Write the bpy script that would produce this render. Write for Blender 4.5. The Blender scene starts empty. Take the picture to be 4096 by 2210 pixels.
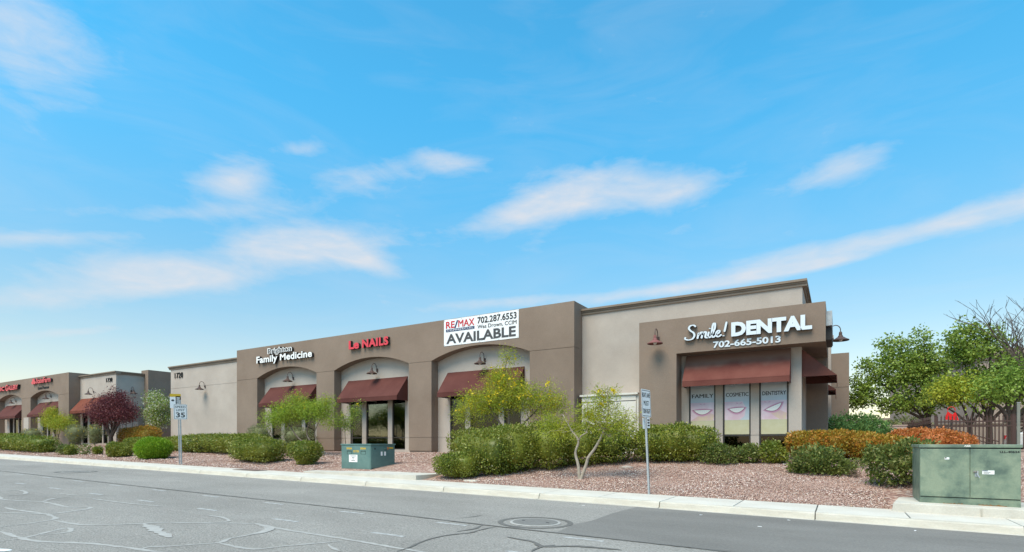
import bpy, math, random
import numpy as np
from mathutils import Vector, Matrix
R = math.radians
sc = bpy.context.scene
col = sc.collection

# ------------------------------------------------------------------ camera
EYE = 0.36                       # eye level above the floor of the main building (z = 0)
cd = bpy.data.cameras.new('camera'); cam = bpy.data.objects.new('camera', cd); col.objects.link(cam)
cd.sensor_width = 36; cd.lens = 19.17; cd.shift_y = 0.1640; cd.clip_start = 0.1; cd.clip_end = 6000
cam.location = (0, 0, EYE); cam.rotation_euler = (R(90), 0, R(31))
sc.camera = cam

# ------------------------------------------------------------------ sky and sun
SUN_AZ, SUN_EL = R(186), R(58)   # azimuth clockwise from +Y
w = bpy.data.worlds.new('World'); sc.world = w; w.use_nodes = True
wn, wl = w.node_tree.nodes, w.node_tree.links
for n in list(wn): wn.remove(n)
def N(t, **k):
    n = wn.new(t)
    for a, b in k.items(): setattr(n, a, b)
    return n
def M(op, a, b=None, c=None, clamp=False):
    n = wn.new('ShaderNodeMath'); n.operation = op; n.use_clamp = clamp
    for i, q in enumerate((a, b, c)):
        if q is None: continue
        if isinstance(q, (int, float)): n.inputs[i].default_value = q
        else: wl.new(q, n.inputs[i])
    return n.outputs[0]
sky = N('ShaderNodeTexSky'); sky.sky_type = 'NISHITA'; sky.sun_disc = False
sky.sun_elevation = SUN_EL; sky.sun_rotation = SUN_AZ; sky.air_density = 1.0; sky.dust_density = 0.6; sky.ozone_density = 1.6
tc = N('ShaderNodeTexCoord'); sep = N('ShaderNodeSeparateXYZ'); wl.new(tc.outputs['Generated'], sep.inputs[0])
az = M('MULTIPLY', M('ARCTAN2', sep.outputs[0], sep.outputs[1]), 180/math.pi)
el = M('MULTIPLY', M('ARCSINE', sep.outputs[2]), 180/math.pi)
cv = N('ShaderNodeCombineXYZ'); wl.new(az, cv.inputs[0]); wl.new(el, cv.inputs[1])
def noise(scale, sx, sy, detail, rough, dist=0.0, rot=0.0):
    m = N('ShaderNodeMapping'); m.inputs['Scale'].default_value = (sx, sy, 1); m.inputs['Rotation'].default_value = (0, 0, rot)
    wl.new(cv.outputs[0], m.inputs[0])
    t = N('ShaderNodeTexNoise'); t.inputs['Scale'].default_value = scale; t.inputs['Detail'].default_value = detail
    t.inputs['Roughness'].default_value = rough; t.inputs['Distortion'].default_value = dist
    wl.new(m.outputs[0], t.inputs['Vector']); return t.outputs[0]
n1 = noise(1.0, .16, .42, 7, .58, .6, R(-6))
n2 = noise(1.0, .05, .22, 6, .6, .9, R(-8))
n4 = noise(1.0, .40, 1.1, 6, .62, .5, R(-10))
n3 = noise(1.0, .055, .10, 3, .5, .4)
# cloud banks: azimuth, elevation, half width, half height, tilt, strength
CLOUDS = [(-58,23.3,3.4,1.7,12,1.05),(-50.5,19.2,7.0,1.9,6,1.1),(-46,17.9,4.0,.9,-14,.8),(-54.5,18.2,4,1.5,8,.7),(-46.5,25.0,6,1.3,16,.55),(-38,27.2,3.8,1.0,-6,.8),
 (-29.5,23.0,7.5,1.5,14,.95),(-21,24.8,7.5,2.0,2,1.05),(-13.8,23.9,5,1.3,6,.75),(0.3,23.4,4.0,1.3,9,.95),(-66,14.6,6.5,1.5,9,.95),
 (-60.5,15.0,5,1.2,6,.7),(-70,12.0,9,1.0,13,.75),(-73,30.0,5.0,2.0,-8,.95),(-73.5,27,4,2.0,-12,.45),(4.5,17.4,9,1.0,3,.75),
 (12,17.9,6,1.0,3,.7),(-5,16.9,8,.8,3,.5),(-9,15.6,7.5,.65,2.5,.95),(-2,16.0,4,.4,2.5,.8),(-21,14.9,11,.6,2,.6),(-32,14.6,9,.5,6,.4),
 (-71.5,16.0,5.5,.6,13,.8),(-28.4,20.5,2.6,1.1,20,.5),(-71,8.8,6,.4,14,.55),(-52,26.8,2.4,.6,10,.55),(-62,20,10,.7,12,.5),(-14,20.6,2,.6,0,.4)]
tot = None
for a, e, ha, he, tilt, s in CLOUDS:
    c, sn = math.cos(R(tilt)), math.sin(R(tilt))
    da = M('SUBTRACT', az, a); de = M('SUBTRACT', el, e)
    p = M('ADD', M('MULTIPLY', da, c/ha), M('MULTIPLY', de, sn/ha))
    q = M('SUBTRACT', M('MULTIPLY', de, c/he), M('MULTIPLY', da, sn/he))
    g = M('MULTIPLY', M('EXPONENT', M('MULTIPLY', M('ADD', M('MULTIPLY', p, p), M('MULTIPLY', q, q)), -1.0)), s)
    tot = g if tot is None else M('ADD', tot, g)
body = M('MULTIPLY', M('MINIMUM', tot, 1.05), 1.15)
fr = M('ADD', M('ADD', M('MULTIPLY', n1, .95), M('MULTIPLY', n2, .6)), M('MULTIPLY', n4, .45))
dens = M('MULTIPLY', M('SUBTRACT', M('ADD', M('MULTIPLY', body, .80), fr), 1.20), 1.02, clamp=True)
veil = M('MULTIPLY', M('SUBTRACT', M('ADD', n2, M('MULTIPLY', n3, .4)), .64), .36, clamp=True)      # thin high haze everywhere
cover = M('MINIMUM', M('ADD', M('MULTIPLY', M('MULTIPLY', dens, dens), .0), M('ADD', M('MULTIPLY', dens, .85), veil)), .86)
hs = N('ShaderNodeHueSaturation'); hs.inputs['Saturation'].default_value = 1.12; hs.inputs['Value'].default_value = 1.0
wl.new(sky.outputs[0], hs.inputs['Color'])
tint = N('ShaderNodeMix', data_type='RGBA', blend_type='MULTIPLY'); tint.inputs[0].default_value = 1
wl.new(hs.outputs[0], tint.inputs[6])
grade = N('ShaderNodeMapRange', interpolation_type='SMOOTHSTEP'); grade.inputs[1].default_value = 3; grade.inputs[2].default_value = 34; wl.new(el, grade.inputs[0])
gmix = N('ShaderNodeMix', data_type='RGBA'); wl.new(grade.outputs[0], gmix.inputs[0]); gmix.inputs[6].default_value = (1.27, 1.04, .83, 1); gmix.inputs[7].default_value = (.60, 1.78, 1.68, 1)
wl.new(gmix.outputs[2], tint.inputs[7])
mx = N('ShaderNodeMix', data_type='RGBA'); wl.new(cover, mx.inputs[0]); wl.new(tint.outputs[2], mx.inputs[6]); mx.inputs[7].default_value = (4.45, 4.5, 4.7, 1)
bg = N('ShaderNodeBackground'); bg.inputs[1].default_value = 0.11; wl.new(mx.outputs[2], bg.inputs[0])
wo = N('ShaderNodeOutputWorld'); wl.new(bg.outputs[0], wo.inputs[0])

sl = bpy.data.lights.new('sun', 'SUN'); sl.energy = 3.1; sl.angle = R(38); sl.color = (1, .825, .65)
sun = bpy.data.objects.new('sun', sl); col.objects.link(sun)
sdir = Vector((math.sin(SUN_AZ)*math.cos(SUN_EL), math.cos(SUN_AZ)*math.cos(SUN_EL), math.sin(SUN_EL)))
sun.rotation_euler = sdir.to_track_quat('Z', 'Y').to_euler(); sun.location = (-20, -20, 40)

vs = sc.view_settings; vs.view_transform = 'Standard'; vs.look = 'None'; vs.gamma = 1; vs.exposure = 0.68; vs.use_curve_mapping = False
sc.render.engine = 'CYCLES'; sc.cycles.transparent_max_bounces = 16

# ------------------------------------------------------------------ materials
MATS = {}
def mat(name, c, rough=.8, c2=None, nscale=2.0, mixlo=.35, mixhi=.7, fine=0.0, fscale=60, bump=0.0, bscale=120, spec=.3, metal=0.0, emit=None, detail=6, stretch=(1,1,1), c3=None):
    m = bpy.data.materials.new(name); m.use_nodes = True; MATS[name] = m
    nt = m.node_tree; ns, ls = nt.nodes, nt.links; b = ns['Principled BSDF']
    b.inputs['Roughness'].default_value = rough; b.inputs['Metallic'].default_value = metal; b.inputs['Specular IOR Level'].default_value = spec
    co = ns.new('ShaderNodeTexCoord'); mp = ns.new('ShaderNodeMapping'); mp.inputs['Scale'].default_value = stretch
    ls.new(co.outputs['Object'], mp.inputs[0])
    out = None
    rgb = lambda q: (q[0], q[1], q[2], 1)
    if c2 is not None:
        t = ns.new('ShaderNodeTexNoise'); t.inputs['Scale'].default_value = nscale; t.inputs['Detail'].default_value = detail; t.inputs['Roughness'].default_value = .6
        ls.new(mp.outputs[0], t.inputs['Vector'])
        r = ns.new('ShaderNodeValToRGB'); r.color_ramp.elements[0].position = mixlo; r.color_ramp.elements[1].position = mixhi
        r.color_ramp.elements[0].color = rgb(c); r.color_ramp.elements[1].color = rgb(c2)
        if c3 is not None:
            e = r.color_ramp.elements.new((mixlo+mixhi)/2); e.color = rgb(c3)
        ls.new(t.outputs[0], r.inputs[0]); out = r.outputs[0]
    if fine > 0:
        t = ns.new('ShaderNodeTexNoise'); t.inputs['Scale'].default_value = fscale; t.inputs['Detail'].default_value = 4; t.inputs['Roughness'].default_value = .7
        ls.new(mp.outputs[0], t.inputs['Vector'])
        r = ns.new('ShaderNodeMapRange'); r.inputs[1].default_value = .3; r.inputs[2].default_value = .7
        r.inputs[3].default_value = 1-fine; r.inputs[4].default_value = 1+fine; ls.new(t.outputs[0], r.inputs[0])
        mu = ns.new('ShaderNodeMix'); mu.data_type = 'RGBA'; mu.blend_type = 'MULTIPLY'; mu.inputs[0].default_value = 1
        if out: ls.new(out, mu.inputs[6])
        else: mu.inputs[6].default_value = rgb(c)
        cc = ns.new('ShaderNodeCombineColor')
        for i in range(3): ls.new(r.outputs[0], cc.inputs[i])
        ls.new(cc.outputs[0], mu.inputs[7]); out = mu.outputs[2]
    if out: ls.new(out, b.inputs['Base Color'])
    else: b.inputs['Base Color'].default_value = rgb(c)
    if bump > 0:
        t = ns.new('ShaderNodeTexNoise'); t.inputs['Scale'].default_value = bscale; t.inputs['Detail'].default_value = 4
        ls.new(mp.outputs[0], t.inputs['Vector'])
        bp = ns.new('ShaderNodeBump'); bp.inputs['Strength'].default_value = bump; bp.inputs['Distance'].default_value = .02
        ls.new(t.outputs[0], bp.inputs['Height']); ls.new(bp.outputs[0], b.inputs['Normal'])
    if emit: b.inputs['Emission Color'].default_value = rgb(emit); b.inputs['Emission Strength'].default_value = 1
    return m

beige = mat('beige stucco', (.37,.322,.285), .9, (.455,.402,.36), .55, .3, .72, .07, 35, .35, 55, .15)
brown = mat('brown stucco', (.200,.150,.118), .9, (.255,.196,.157), .5, .3, .72, .08, 35, .35, 55, .15)
trim = mat('cornice stucco', (.205,.162,.128), .9, (.255,.205,.165), .8, fine=.06, spec=.15)
awnm = mat('maroon awning canvas', (.088,.030,.026), .85, (.112,.042,.036), .9, fine=.12, fscale=50, spec=.15)
awnf = mat('faded awning canvas', (.112,.040,.033), .85, (.15,.062,.05), .8, fine=.12, fscale=50, spec=.15)
awnr = mat('russet awning canvas', (.15,.045,.030), .85, (.18,.06,.04), .9, fine=.1, fscale=50, spec=.15)
# weathered upper strip of the dental awning (bleached, dusty, uneven lower edge)
def faded_awning():
    m = mat('bleached awning canvas', (.125,.042,.035), .9, (.16,.062,.05), 1.2, fine=.12, fscale=50, spec=.12)
    ns, ls = m.node_tree.nodes, m.node_tree.links; b = ns['Principled BSDF']
    src = b.inputs['Base Color'].links[0].from_socket
    g = ns.new('ShaderNodeTexCoord'); s = ns.new('ShaderNodeSeparateXYZ'); ls.new(g.outputs['Object'], s.inputs[0])
    t = ns.new('ShaderNodeTexNoise'); t.inputs['Scale'].default_value = 1.6; ls.new(g.outputs['Object'], t.inputs['Vector'])
    a = ns.new('ShaderNodeMath'); a.operation = 'MULTIPLY_ADD'; a.inputs[1].default_value = .5; ls.new(t.outputs[0], a.inputs[0]); ls.new(s.outputs[2], a.inputs[2])
    r = ns.new('ShaderNodeMapRange'); r.inputs[1].default_value = .92; r.inputs[2].default_value = 1.22; r.inputs[4].default_value = .85; ls.new(a.outputs[0], r.inputs[0])
    mixn = ns.new('ShaderNodeMix'); mixn.data_type = 'RGBA'; ls.new(r.outputs[0], mixn.inputs[0]); ls.new(src, mixn.inputs[6]); mixn.inputs[7].default_value = (.205,.135,.11,1)
    ls.new(mixn.outputs[2], b.inputs['Base Color']); return m
awnb = faded_awning()
dkmetal = mat('dark bronze metal', (.030,.026,.024), .45, spec=.5)
lampm = mat('bronze lamp metal', (.075,.048,.042), .5, (.10,.062,.052), 4, spec=.4)
lampr = mat('faded red lamp metal', (.20,.075,.070), .6, (.24,.10,.09), 4, spec=.3)
bulbm = mat('frosted bulb', (.75,.73,.68), .3)
white = mat('white sign face', (.80,.80,.80), .45)
whitep = mat('white painted steel', (.68,.67,.63), .5, (.60,.585,.54), 1.5, fine=.05)
blackp = mat('black print', (.012,.012,.013), .55)
greyp = mat('charcoal print', (.065,.065,.07), .6)
redp = mat('red print', (.50,.025,.035), .5)
navyp = mat('navy print', (.02,.045,.12), .5)
redf = mat('red letter face', (.62,.055,.075), .35)
darkret = mat('letter return', (.028,.026,.026), .5)
silver = mat('pale grey letter face', (.62,.68,.74), .35)
banner = mat('white vinyl banner', (.74,.75,.77), .45, (.80,.80,.81), 2)
galv = mat('galvanised steel', (.34,.36,.38), .45, (.44,.46,.47), 9, metal=.35, spec=.5)
green = mat('green painted steel', (.090,.130,.104), .5, (.225,.272,.195), 2.3, .36, .62, .08, 30, spec=.4, c3=(.158,.210,.155))
green2 = mat('teal green painted steel', (.075,.150,.142), .5, (.125,.215,.195), 1.5, .32, .68, .07, 30, spec=.4)
dkgreen = mat('dark gap', (.012,.020,.016), .8)
rust = mat('rust', (.26,.14,.05), .9, (.14,.07,.03), 14)
yellowp = mat('yellow print', (.62,.40,.03), .5)
orangep = mat('orange print', (.65,.20,.04), .5)
conc = mat('sidewalk concrete', (.50,.465,.405), .9, (.62,.585,.52), .8, .3, .7, .07, 28, .2, 80, .15)
curbm = mat('curb concrete', (.40,.365,.30), .9, (.58,.545,.475), .9, .3, .68, .09, 22, .25, 60, .15, stretch=(1,4,4))
padm = mat('pad concrete', (.44,.415,.365), .9, (.58,.55,.485), 1.3, .3, .7, .08, 30, .2, 80, .15)
sealm = mat('pale crack sealant', (.40,.385,.36), .9, (.32,.308,.288), 6, fine=.08)
darkseal = mat('dark tar seam', (.125,.118,.108), .85, (.17,.161,.148), 3)
paintw = mat('worn lane paint', (.44,.435,.42), .9, (.27,.265,.257), 7, .40, .62)
newasph = mat('smooth dark asphalt', (.165,.155,.142), .85, (.215,.203,.187), .7, fine=.3, fscale=80, bump=.3, bscale=170, spec=.25, stretch=(.35,1,1))
iron = mat('cast iron', (.17,.162,.15), .75, (.22,.21,.195), 18, bump=.5, bscale=90)
rustplate = mat('rusty steel plate', (.13,.085,.07), .85, (.19,.13,.105), 5)
fencem = mat('brown painted iron', (.060,.032,.026), .5, spec=.4)
pinkwall = mat('pinkish stucco', (.40,.30,.26), .9, (.45,.345,.30), 1, fine=.06)
carw = mat('white car paint', (.75,.76,.77), .2, spec=.5)
tyre = mat('black rubber', (.02,.02,.02), .8)
rimm = mat('alloy', (.45,.45,.46), .3, metal=.9)
lensm = mat('lamp lens', (.6,.6,.62), .1)
roomm = mat('interior paint', (.22,.20,.17), .9)
roomf = mat('interior floor', (.16,.13,.10), .7)
bark_d = mat('dark bark', (.055,.042,.035), .95, (.085,.066,.055), 7, bump=.5, bscale=30)
bark_p = mat('pale bark', (.30,.255,.205), .9, (.40,.35,.29), 9, bump=.4, bscale=30)
bark_m = mat('grey brown bark', (.13,.105,.085), .95, (.19,.155,.125), 8, bump=.5, bscale=30)
stonem = mat('fieldstone', (.36,.30,.26), .9, (.46,.40,.35), 5)

def road_mat():
    m = mat('aged asphalt', (.235,.220,.200), .9, (.310,.292,.267), .5, .3, .7, .5, 55, .6, 90, .2, stretch=(.45,1,1))
    return m
asph = road_mat()

def gravel_ground():
    m = bpy.data.materials.new('gravel bed'); m.use_nodes = True; ns, ls = m.node_tree.nodes, m.node_tree.links; b = ns['Principled BSDF']
    b.inputs['Roughness'].default_value = .95; b.inputs['Specular IOR Level'].default_value = .1
    co = ns.new('ShaderNodeTexCoord'); v = ns.new('ShaderNodeTexVoronoi'); v.inputs['Scale'].default_value = 16
    ls.new(co.outputs['Object'], v.inputs['Vector'])
    s = ns.new('ShaderNodeSeparateColor'); ls.new(v.outputs['Color'], s.inputs[0])
    r = ns.new('ShaderNodeValToRGB'); cr = r.color_ramp; cr.interpolation = 'CONSTANT'
    cols = [(0,(.30,.185,.145)),(.25,(.40,.27,.225)),(.5,(.23,.135,.11)),(.68,(.50,.40,.34)),(.86,(.19,.115,.10))]
    cr.elements[0].color = (*cols[0][1],1); cr.elements[1].position = cols[1][0]; cr.elements[1].color = (*cols[1][1],1)
    for p, c in cols[2:]:
        e = cr.elements.new(p); e.color = (*c,1)
    ls.new(s.outputs[0], r.inputs[0])
    t = ns.new('ShaderNodeTexNoise'); t.inputs['Scale'].default_value = .7; t.inputs['Detail'].default_value = 5; ls.new(co.outputs['Object'], t.inputs['Vector'])
    q = ns.new('ShaderNodeMapRange'); q.inputs[1].default_value = .52; q.inputs[2].default_value = .7; q.inputs[4].default_value = .6; ls.new(t.outputs[0], q.inputs[0])
    mx = ns.new('ShaderNodeMix'); mx.data_type = 'RGBA'; ls.new(q.outputs[0], mx.inputs[0]); ls.new(r.outputs[0], mx.inputs[6]); mx.inputs[7].default_value = (.34,.245,.19,1)
    ls.new(mx.outputs[2], b.inputs['Base Color'])
    bp = ns.new('ShaderNodeBump'); bp.inputs['Strength'].default_value = .8; bp.inputs['Distance'].default_value = .03; bp.invert = True
    ls.new(v.outputs['Distance'], bp.inputs['Height']); ls.new(bp.outputs[0], b.inputs['Normal'])
    return m
gravelm = gravel_ground()

def island_mat(name, stops, rough=.8, trans=0.0, clump=None, clscale=1.6, spec=.3):
    """colour picked per leaf / stone, with a second, larger variation through the plant"""
    m = bpy.data.materials.new(name); m.use_nodes = True; ns, ls = m.node_tree.nodes, m.node_tree.links; b = ns['Principled BSDF']
    b.inputs['Roughness'].default_value = rough; b.inputs['Specular IOR Level'].default_value = spec
    g = ns.new('ShaderNodeNewGeometry'); r = ns.new('ShaderNodeValToRGB'); cr = r.color_ramp
    cr.elements[0].position = stops[0][0]; cr.elements[0].color = (*stops[0][1],1)
    cr.elements[1].position = stops[-1][0]; cr.elements[1].color = (*stops[-1][1],1)
    for p, c in stops[1:-1]:
        e = cr.elements.new(p); e.color = (*c,1)
    ls.new(g.outputs['Random Per Island'], r.inputs[0]); out = r.outputs[0]
    if clump:
        co = ns.new('ShaderNodeTexCoord'); t = ns.new('ShaderNodeTexNoise'); t.inputs['Scale'].default_value = clscale; t.inputs['Detail'].default_value = 3
        ls.new(co.outputs['Object'], t.inputs['Vector'])
        q = ns.new('ShaderNodeMapRange'); q.inputs[1].default_value = .42; q.inputs[2].default_value = .62; q.inputs[4].default_value = .75; ls.new(t.outputs[0], q.inputs[0])
        mx = ns.new('ShaderNodeMix'); mx.data_type = 'RGBA'; ls.new(q.outputs[0], mx.inputs[0]); ls.new(out, mx.inputs[6]); mx.inputs[7].default_value = (*clump,1)
        out = mx.outputs[2]
    ls.new(out, b.inputs['Base Color'])
    if trans:
        tb = ns.new('ShaderNodeBsdfTranslucent'); ls.new(out, tb.inputs[0]); ms = ns.new('ShaderNodeMixShader'); ms.inputs[0].default_value = trans
        o = ns['Material Output']; ls.new(b.outputs[0], ms.inputs[1]); ls.new(tb.outputs[0], ms.inputs[2]); ls.new(ms.outputs[0], o.inputs[0])
    return m
L_hedge = island_mat('glossy hedge leaf', [(0,(.050,.082,.010)),(.35,(.125,.175,.019)),(.7,(.215,.265,.032)),(.92,(.32,.34,.05)),(1,(.46,.40,.13))], .42, .28, (.235,.245,.032), 1.1, .5)
L_dark = island_mat('dark shrub leaf', [(0,(.045,.075,.016)),(.45,(.105,.155,.028)),(.8,(.19,.235,.05)),(1,(.38,.35,.13))], .5, .28, (.165,.19,.042), 2, .4)
L_bright = island_mat('bright green leaf', [(0,(0.111,0.218,0.010)),(.5,(0.195,0.345,0.016)),(1,(0.286,0.437,0.030))], .55, .3, None)
L_bells = island_mat('feathery yellow green leaf', [(0,(0.176,0.250,0.022)),(.5,(0.284,0.362,0.032)),(1,(0.432,0.450,0.050))], .6, .35, (0.405,0.413,0.035), 1.2)
L_grey = island_mat('grey green leaf', [(0,(0.163,0.186,0.094)),(.5,(0.237,0.252,0.132)),(1,(0.325,0.324,0.176))], .75, .25, (0.213,0.240,0.094), 2.5)
L_orange = island_mat('orange tipped leaf', [(0,(.10,.12,.015)),(.25,(.24,.21,.02)),(.5,(.40,.23,.025)),(.75,(.58,.24,.035)),(1,(.66,.32,.09))], .5, .25, (.36,.25,.03), 2.6, .4)
L_coral = island_mat('coral tipped leaf', [(0,(0.216,0.150,0.021)),(.35,(0.486,0.163,0.036)),(1,(0.675,0.250,0.091))], .5, .25, (0.540,0.188,0.052), 2.5, .4)
L_plum = island_mat('purple plum leaf', [(0,(0.074,0.018,0.024)),(.5,(0.135,0.031,0.038)),(.85,(0.196,0.055,0.058)),(1,(0.297,0.130,0.108))], .5, .25, (0.115,0.026,0.036), .9)
L_pear = island_mat('fresh green leaf', [(0,(0.150,0.226,0.036)),(.5,(0.250,0.350,0.055)),(1,(0.390,0.478,0.089))], .5, .3, (0.200,0.288,0.041), .6, .4)
L_lime = island_mat('lime green leaf', [(0,(0.176,0.280,0.024)),(.5,(0.257,0.390,0.033)),(1,(0.365,0.468,0.055))], .5, .35, (0.297,0.351,0.039), .7)
L_fresh = island_mat('fresh lime leaf', [(0,(.12,.20,.03)),(.5,(.23,.35,.05)),(1,(.36,.47,.10))], .5, .35, (.19,.29,.045), .9)
L_blos = island_mat('pale blossom leaf', [(0,(0.156,0.228,0.036)),(.5,(0.260,0.348,0.060)),(.72,(0.338,0.396,0.108)),(.8,(0.715,0.684,0.540)),(1,(0.800,0.792,0.660))], .6, .3)
L_fern = island_mat('blue green leaf', [(0,(0.070,0.156,0.042)),(.5,(0.119,0.240,0.066)),(1,(0.196,0.325,0.096))], .55, .25)
L_olive = island_mat('olive leaf', [(0,(.10,.12,.04)),(1,(.22,.23,.09))], .7, .2)
L_yel = island_mat('yellow blossom', [(0,(.62,.45,.01)),(1,(.80,.62,.03))], .6, .3)
L_dry = island_mat('dry twig', [(0,(.16,.11,.08)),(1,(.27,.20,.15))], .9)
M_stone = island_mat('pink desert gravel', [(0,(.17,.095,.08)),(.2,(.36,.225,.185)),(.42,(.46,.315,.265)),(.6,(.26,.15,.125)),(.74,(.58,.46,.40)),(.9,(.72,.62,.56)),(1,(.40,.26,.16))], .9, 0, (.42,.285,.235), .8, .15)

def glass_mat(name, tintc, refl):
    m = bpy.data.materials.new(name); m.use_nodes = True; ns, ls = m.node_tree.nodes, m.node_tree.links
    ns.remove(ns['Principled BSDF']); o = ns['Material Output']
    t = ns.new('ShaderNodeBsdfTransparent'); t.inputs[0].default_value = (*tintc,1)
    g = ns.new('ShaderNodeBsdfGlossy'); g.inputs['Roughness'].default_value = .02; g.inputs['Color'].default_value = (.9,.95,.93,1)
    f = ns.new('ShaderNodeFresnel'); f.inputs[0].default_value = 1.5; a = ns.new('ShaderNodeMath'); a.operation = 'MULTIPLY'; a.inputs[1].default_value = refl; a.use_clamp = True
    ls.new(f.outputs[0], a.inputs[0]); ms = ns.new('ShaderNodeMixShader'); ls.new(a.outputs[0], ms.inputs[0]); ls.new(t.outputs[0], ms.inputs[1]); ls.new(g.outputs[0], ms.inputs[2]); ls.new(ms.outputs[0], o.inputs[0])
    return m
glass = glass_mat('tinted shop glass', (.30,.32,.31), .85)
clearg = glass_mat('clearer shop glass', (.62,.64,.62), .8)

# ------------------------------------------------------------------ helpers
def tag(o, label=None, cat=None, group=None, kind=None):
    if label: o['label'] = label
    if cat: o['category'] = cat
    if group: o['group'] = group
    if kind: o['kind'] = kind
    return o
def empty(name, loc, label, cat, group=None, rz=0.0):
    e = bpy.data.objects.new(name, None); e.empty_display_size = .2; col.objects.link(e); e.location = loc; e.rotation_euler = (0,0,rz)
    return tag(e, label, cat, group)
def link(name, me, parent=None, loc=None):
    o = bpy.data.objects.new(name, me); col.objects.link(o)
    if parent: o.parent = parent
    if loc: o.location = loc
    return o
class MB:
    """collects boxes, prisms and tubes in one mesh; coordinates are world unless local=True at build"""
    def __init__(s): s.v = []; s.f = []; s.m = []
    def add(s, vs, fs, m=0):
        k = len(s.v); s.v += [tuple(p) for p in vs]; s.f += [tuple(k+i for i in f) for f in fs]; s.m += [m]*len(fs); return s
    def box(s, x0, x1, y0, y1, z0, z1, m=0):
        if x0 > x1: x0, x1 = x1, x0
        return s.add([(x0,y0,z0),(x1,y0,z0),(x1,y1,z0),(x0,y1,z0),(x0,y0,z1),(x1,y0,z1),(x1,y1,z1),(x0,y1,z1)],
              [(0,3,2,1),(4,5,6,7),(0,1,5,4),(1,2,6,5),(2,3,7,6),(3,0,4,7)], m)
    def bands(s, x0, x1, y0, y1, z0, z1, joints=(), m=0, gap=.022, inset=.018):
        """stucco block with recessed control joints at the given heights"""
        zs = [z0]+[j for j in joints if z0 < j < z1]+[z1]
        for i in range(len(zs)-1):
            a = zs[i]+(gap/2 if i else 0); b = zs[i+1]-(gap/2 if i < len(zs)-2 else 0); s.box(x0,x1,y0,y1,a,b,m)
            if i < len(zs)-2: s.box(x0+inset,x1-inset,y0+inset,y1-inset,b,b+gap,m)
        return s
    def prism(s, pts, y0, y1, m=0):
        """polygon in x,z (counter-clockwise seen from -y) extruded along y"""
        n = len(pts); vs = [(x,y0,z) for x,z in pts]+[(x,y1,z) for x,z in pts]
        fs = [tuple(range(n)), tuple(range(2*n-1,n-1,-1))]+[(i,n+i,n+(i+1)%n,(i+1)%n) for i in range(n)]
        return s.add(vs, fs, m)
    def prismx(s, pts, x0, x1, m=0):
        n = len(pts); vs = [(x0,y,z) for y,z in pts]+[(x1,y,z) for y,z in pts]
        fs = [tuple(range(n-1,-1,-1)), tuple(range(n,2*n))]+[(i,(i+1)%n,n+(i+1)%n,n+i) for i in range(n)]
        return s.add(vs, fs, m)
    def tube(s, pts, rad, n=8, m=0, cap=True):
        pts = [Vector(p) for p in pts]; k = len(s.v); N_ = len(pts)
        if not isinstance(rad, (list, tuple)): rad = [rad]*N_
        up = Vector((.31,.17,.93)); vs = []
        for i, p in enumerate(pts):
            d = (pts[min(i+1,N_-1)]-pts[max(i-1,0)]).normalized()
            a = d.cross(up)
            if a.length < .05: a = d.cross(Vector((1,0,.1)))
            a.normalize(); b = d.cross(a)
            vs += [p+(a*math.cos(t*2*math.pi/n)+b*math.sin(t*2*math.pi/n))*rad[i] for t in range(n)]
        fs = [(i*n+t,i*n+(t+1)%n,(i+1)*n+(t+1)%n,(i+1)*n+t) for i in range(N_-1) for t in range(n)]
        if cap: fs += [tuple(range(n-1,-1,-1)), tuple((N_-1)*n+t for t in range(n))]
        return s.add(vs, fs, m)
    def lathe(s, prof, c, n=20, m=0):
        """profile of (radius, z) turned round a vertical axis through c"""
        vs = [(c[0]+r*math.cos(t*2*math.pi/n), c[1]+r*math.sin(t*2*math.pi/n), c[2]+z) for r, z in prof for t in range(n)]
        fs = [(i*n+t,i*n+(t+1)%n,(i+1)*n+(t+1)%n,(i+1)*n+t) for i in range(len(prof)-1) for t in range(n)]
        return s.add(vs, fs, m)
    def build(s, name, mats, parent=None, local=False, smooth=False, bevel=0):
        me = bpy.data.meshes.new(name); off = Vector((0,0,0))
        if parent is not None and not local:
            q = parent
            while q: off += q.location; q = q.parent
        me.from_pydata([(x-off.x,y-off.y,z-off.z) for x,y,z in s.v], [], s.f)
        for q in (mats if isinstance(mats, (list,tuple)) else [mats]): me.materials.append(q)
        if any(s.m): me.polygons.foreach_set('material_index', s.m)
        if smooth: me.polygons.foreach_set('use_smooth', [True]*len(me.polygons))
        me.update(); o = link(name, me, parent)
        if bevel:
            b = o.modifiers.new('bevel', 'BEVEL'); b.width = bevel; b.segments = 2; b.limit_method = 'ANGLE'
        return o
def B1(name, mats, parent, *a, bevel=0, local=False): return MB().box(*a).build(name, mats, parent, local=local, bevel=bevel)

# lettering --------------------------------------------------------
def text_mesh(body, offset=0.0, extrude=0.0, shear=0.0, spacing=1.0):
    if offset > 0 and 'M' in body:             # widening the outline breaks a capital M: thicken it by shifted copies instead
        co, fs = text_mesh(body, 0.0, extrude, shear, spacing); n = len(co); out = []
        for k in (-1, 0, 1): q = co.copy(); q[:,0] += k*offset; q[:,2] *= 1-.006*(k+1); out.append(q)
        return np.vstack(out), [tuple(i+n*k for i in f) for k in range(3) for f in fs]
    c = bpy.data.curves.new('t', 'FONT'); c.body = body; c.size = 1; c.offset = offset; c.extrude = extrude; c.shear = shear; c.resolution_u = 3; c.space_character = spacing
    o = bpy.data.objects.new('t', c); me = bpy.data.meshes.new_from_object(o)
    n = len(me.vertices); co = np.zeros(n*3, np.float32); me.vertices.foreach_get('co', co); co = co.reshape(-1,3).astype(float)
    fs = [tuple(p.vertices) for p in me.polygons]
    bpy.data.objects.remove(o); bpy.data.curves.remove(c); bpy.data.meshes.remove(me)
    return co, fs
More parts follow.
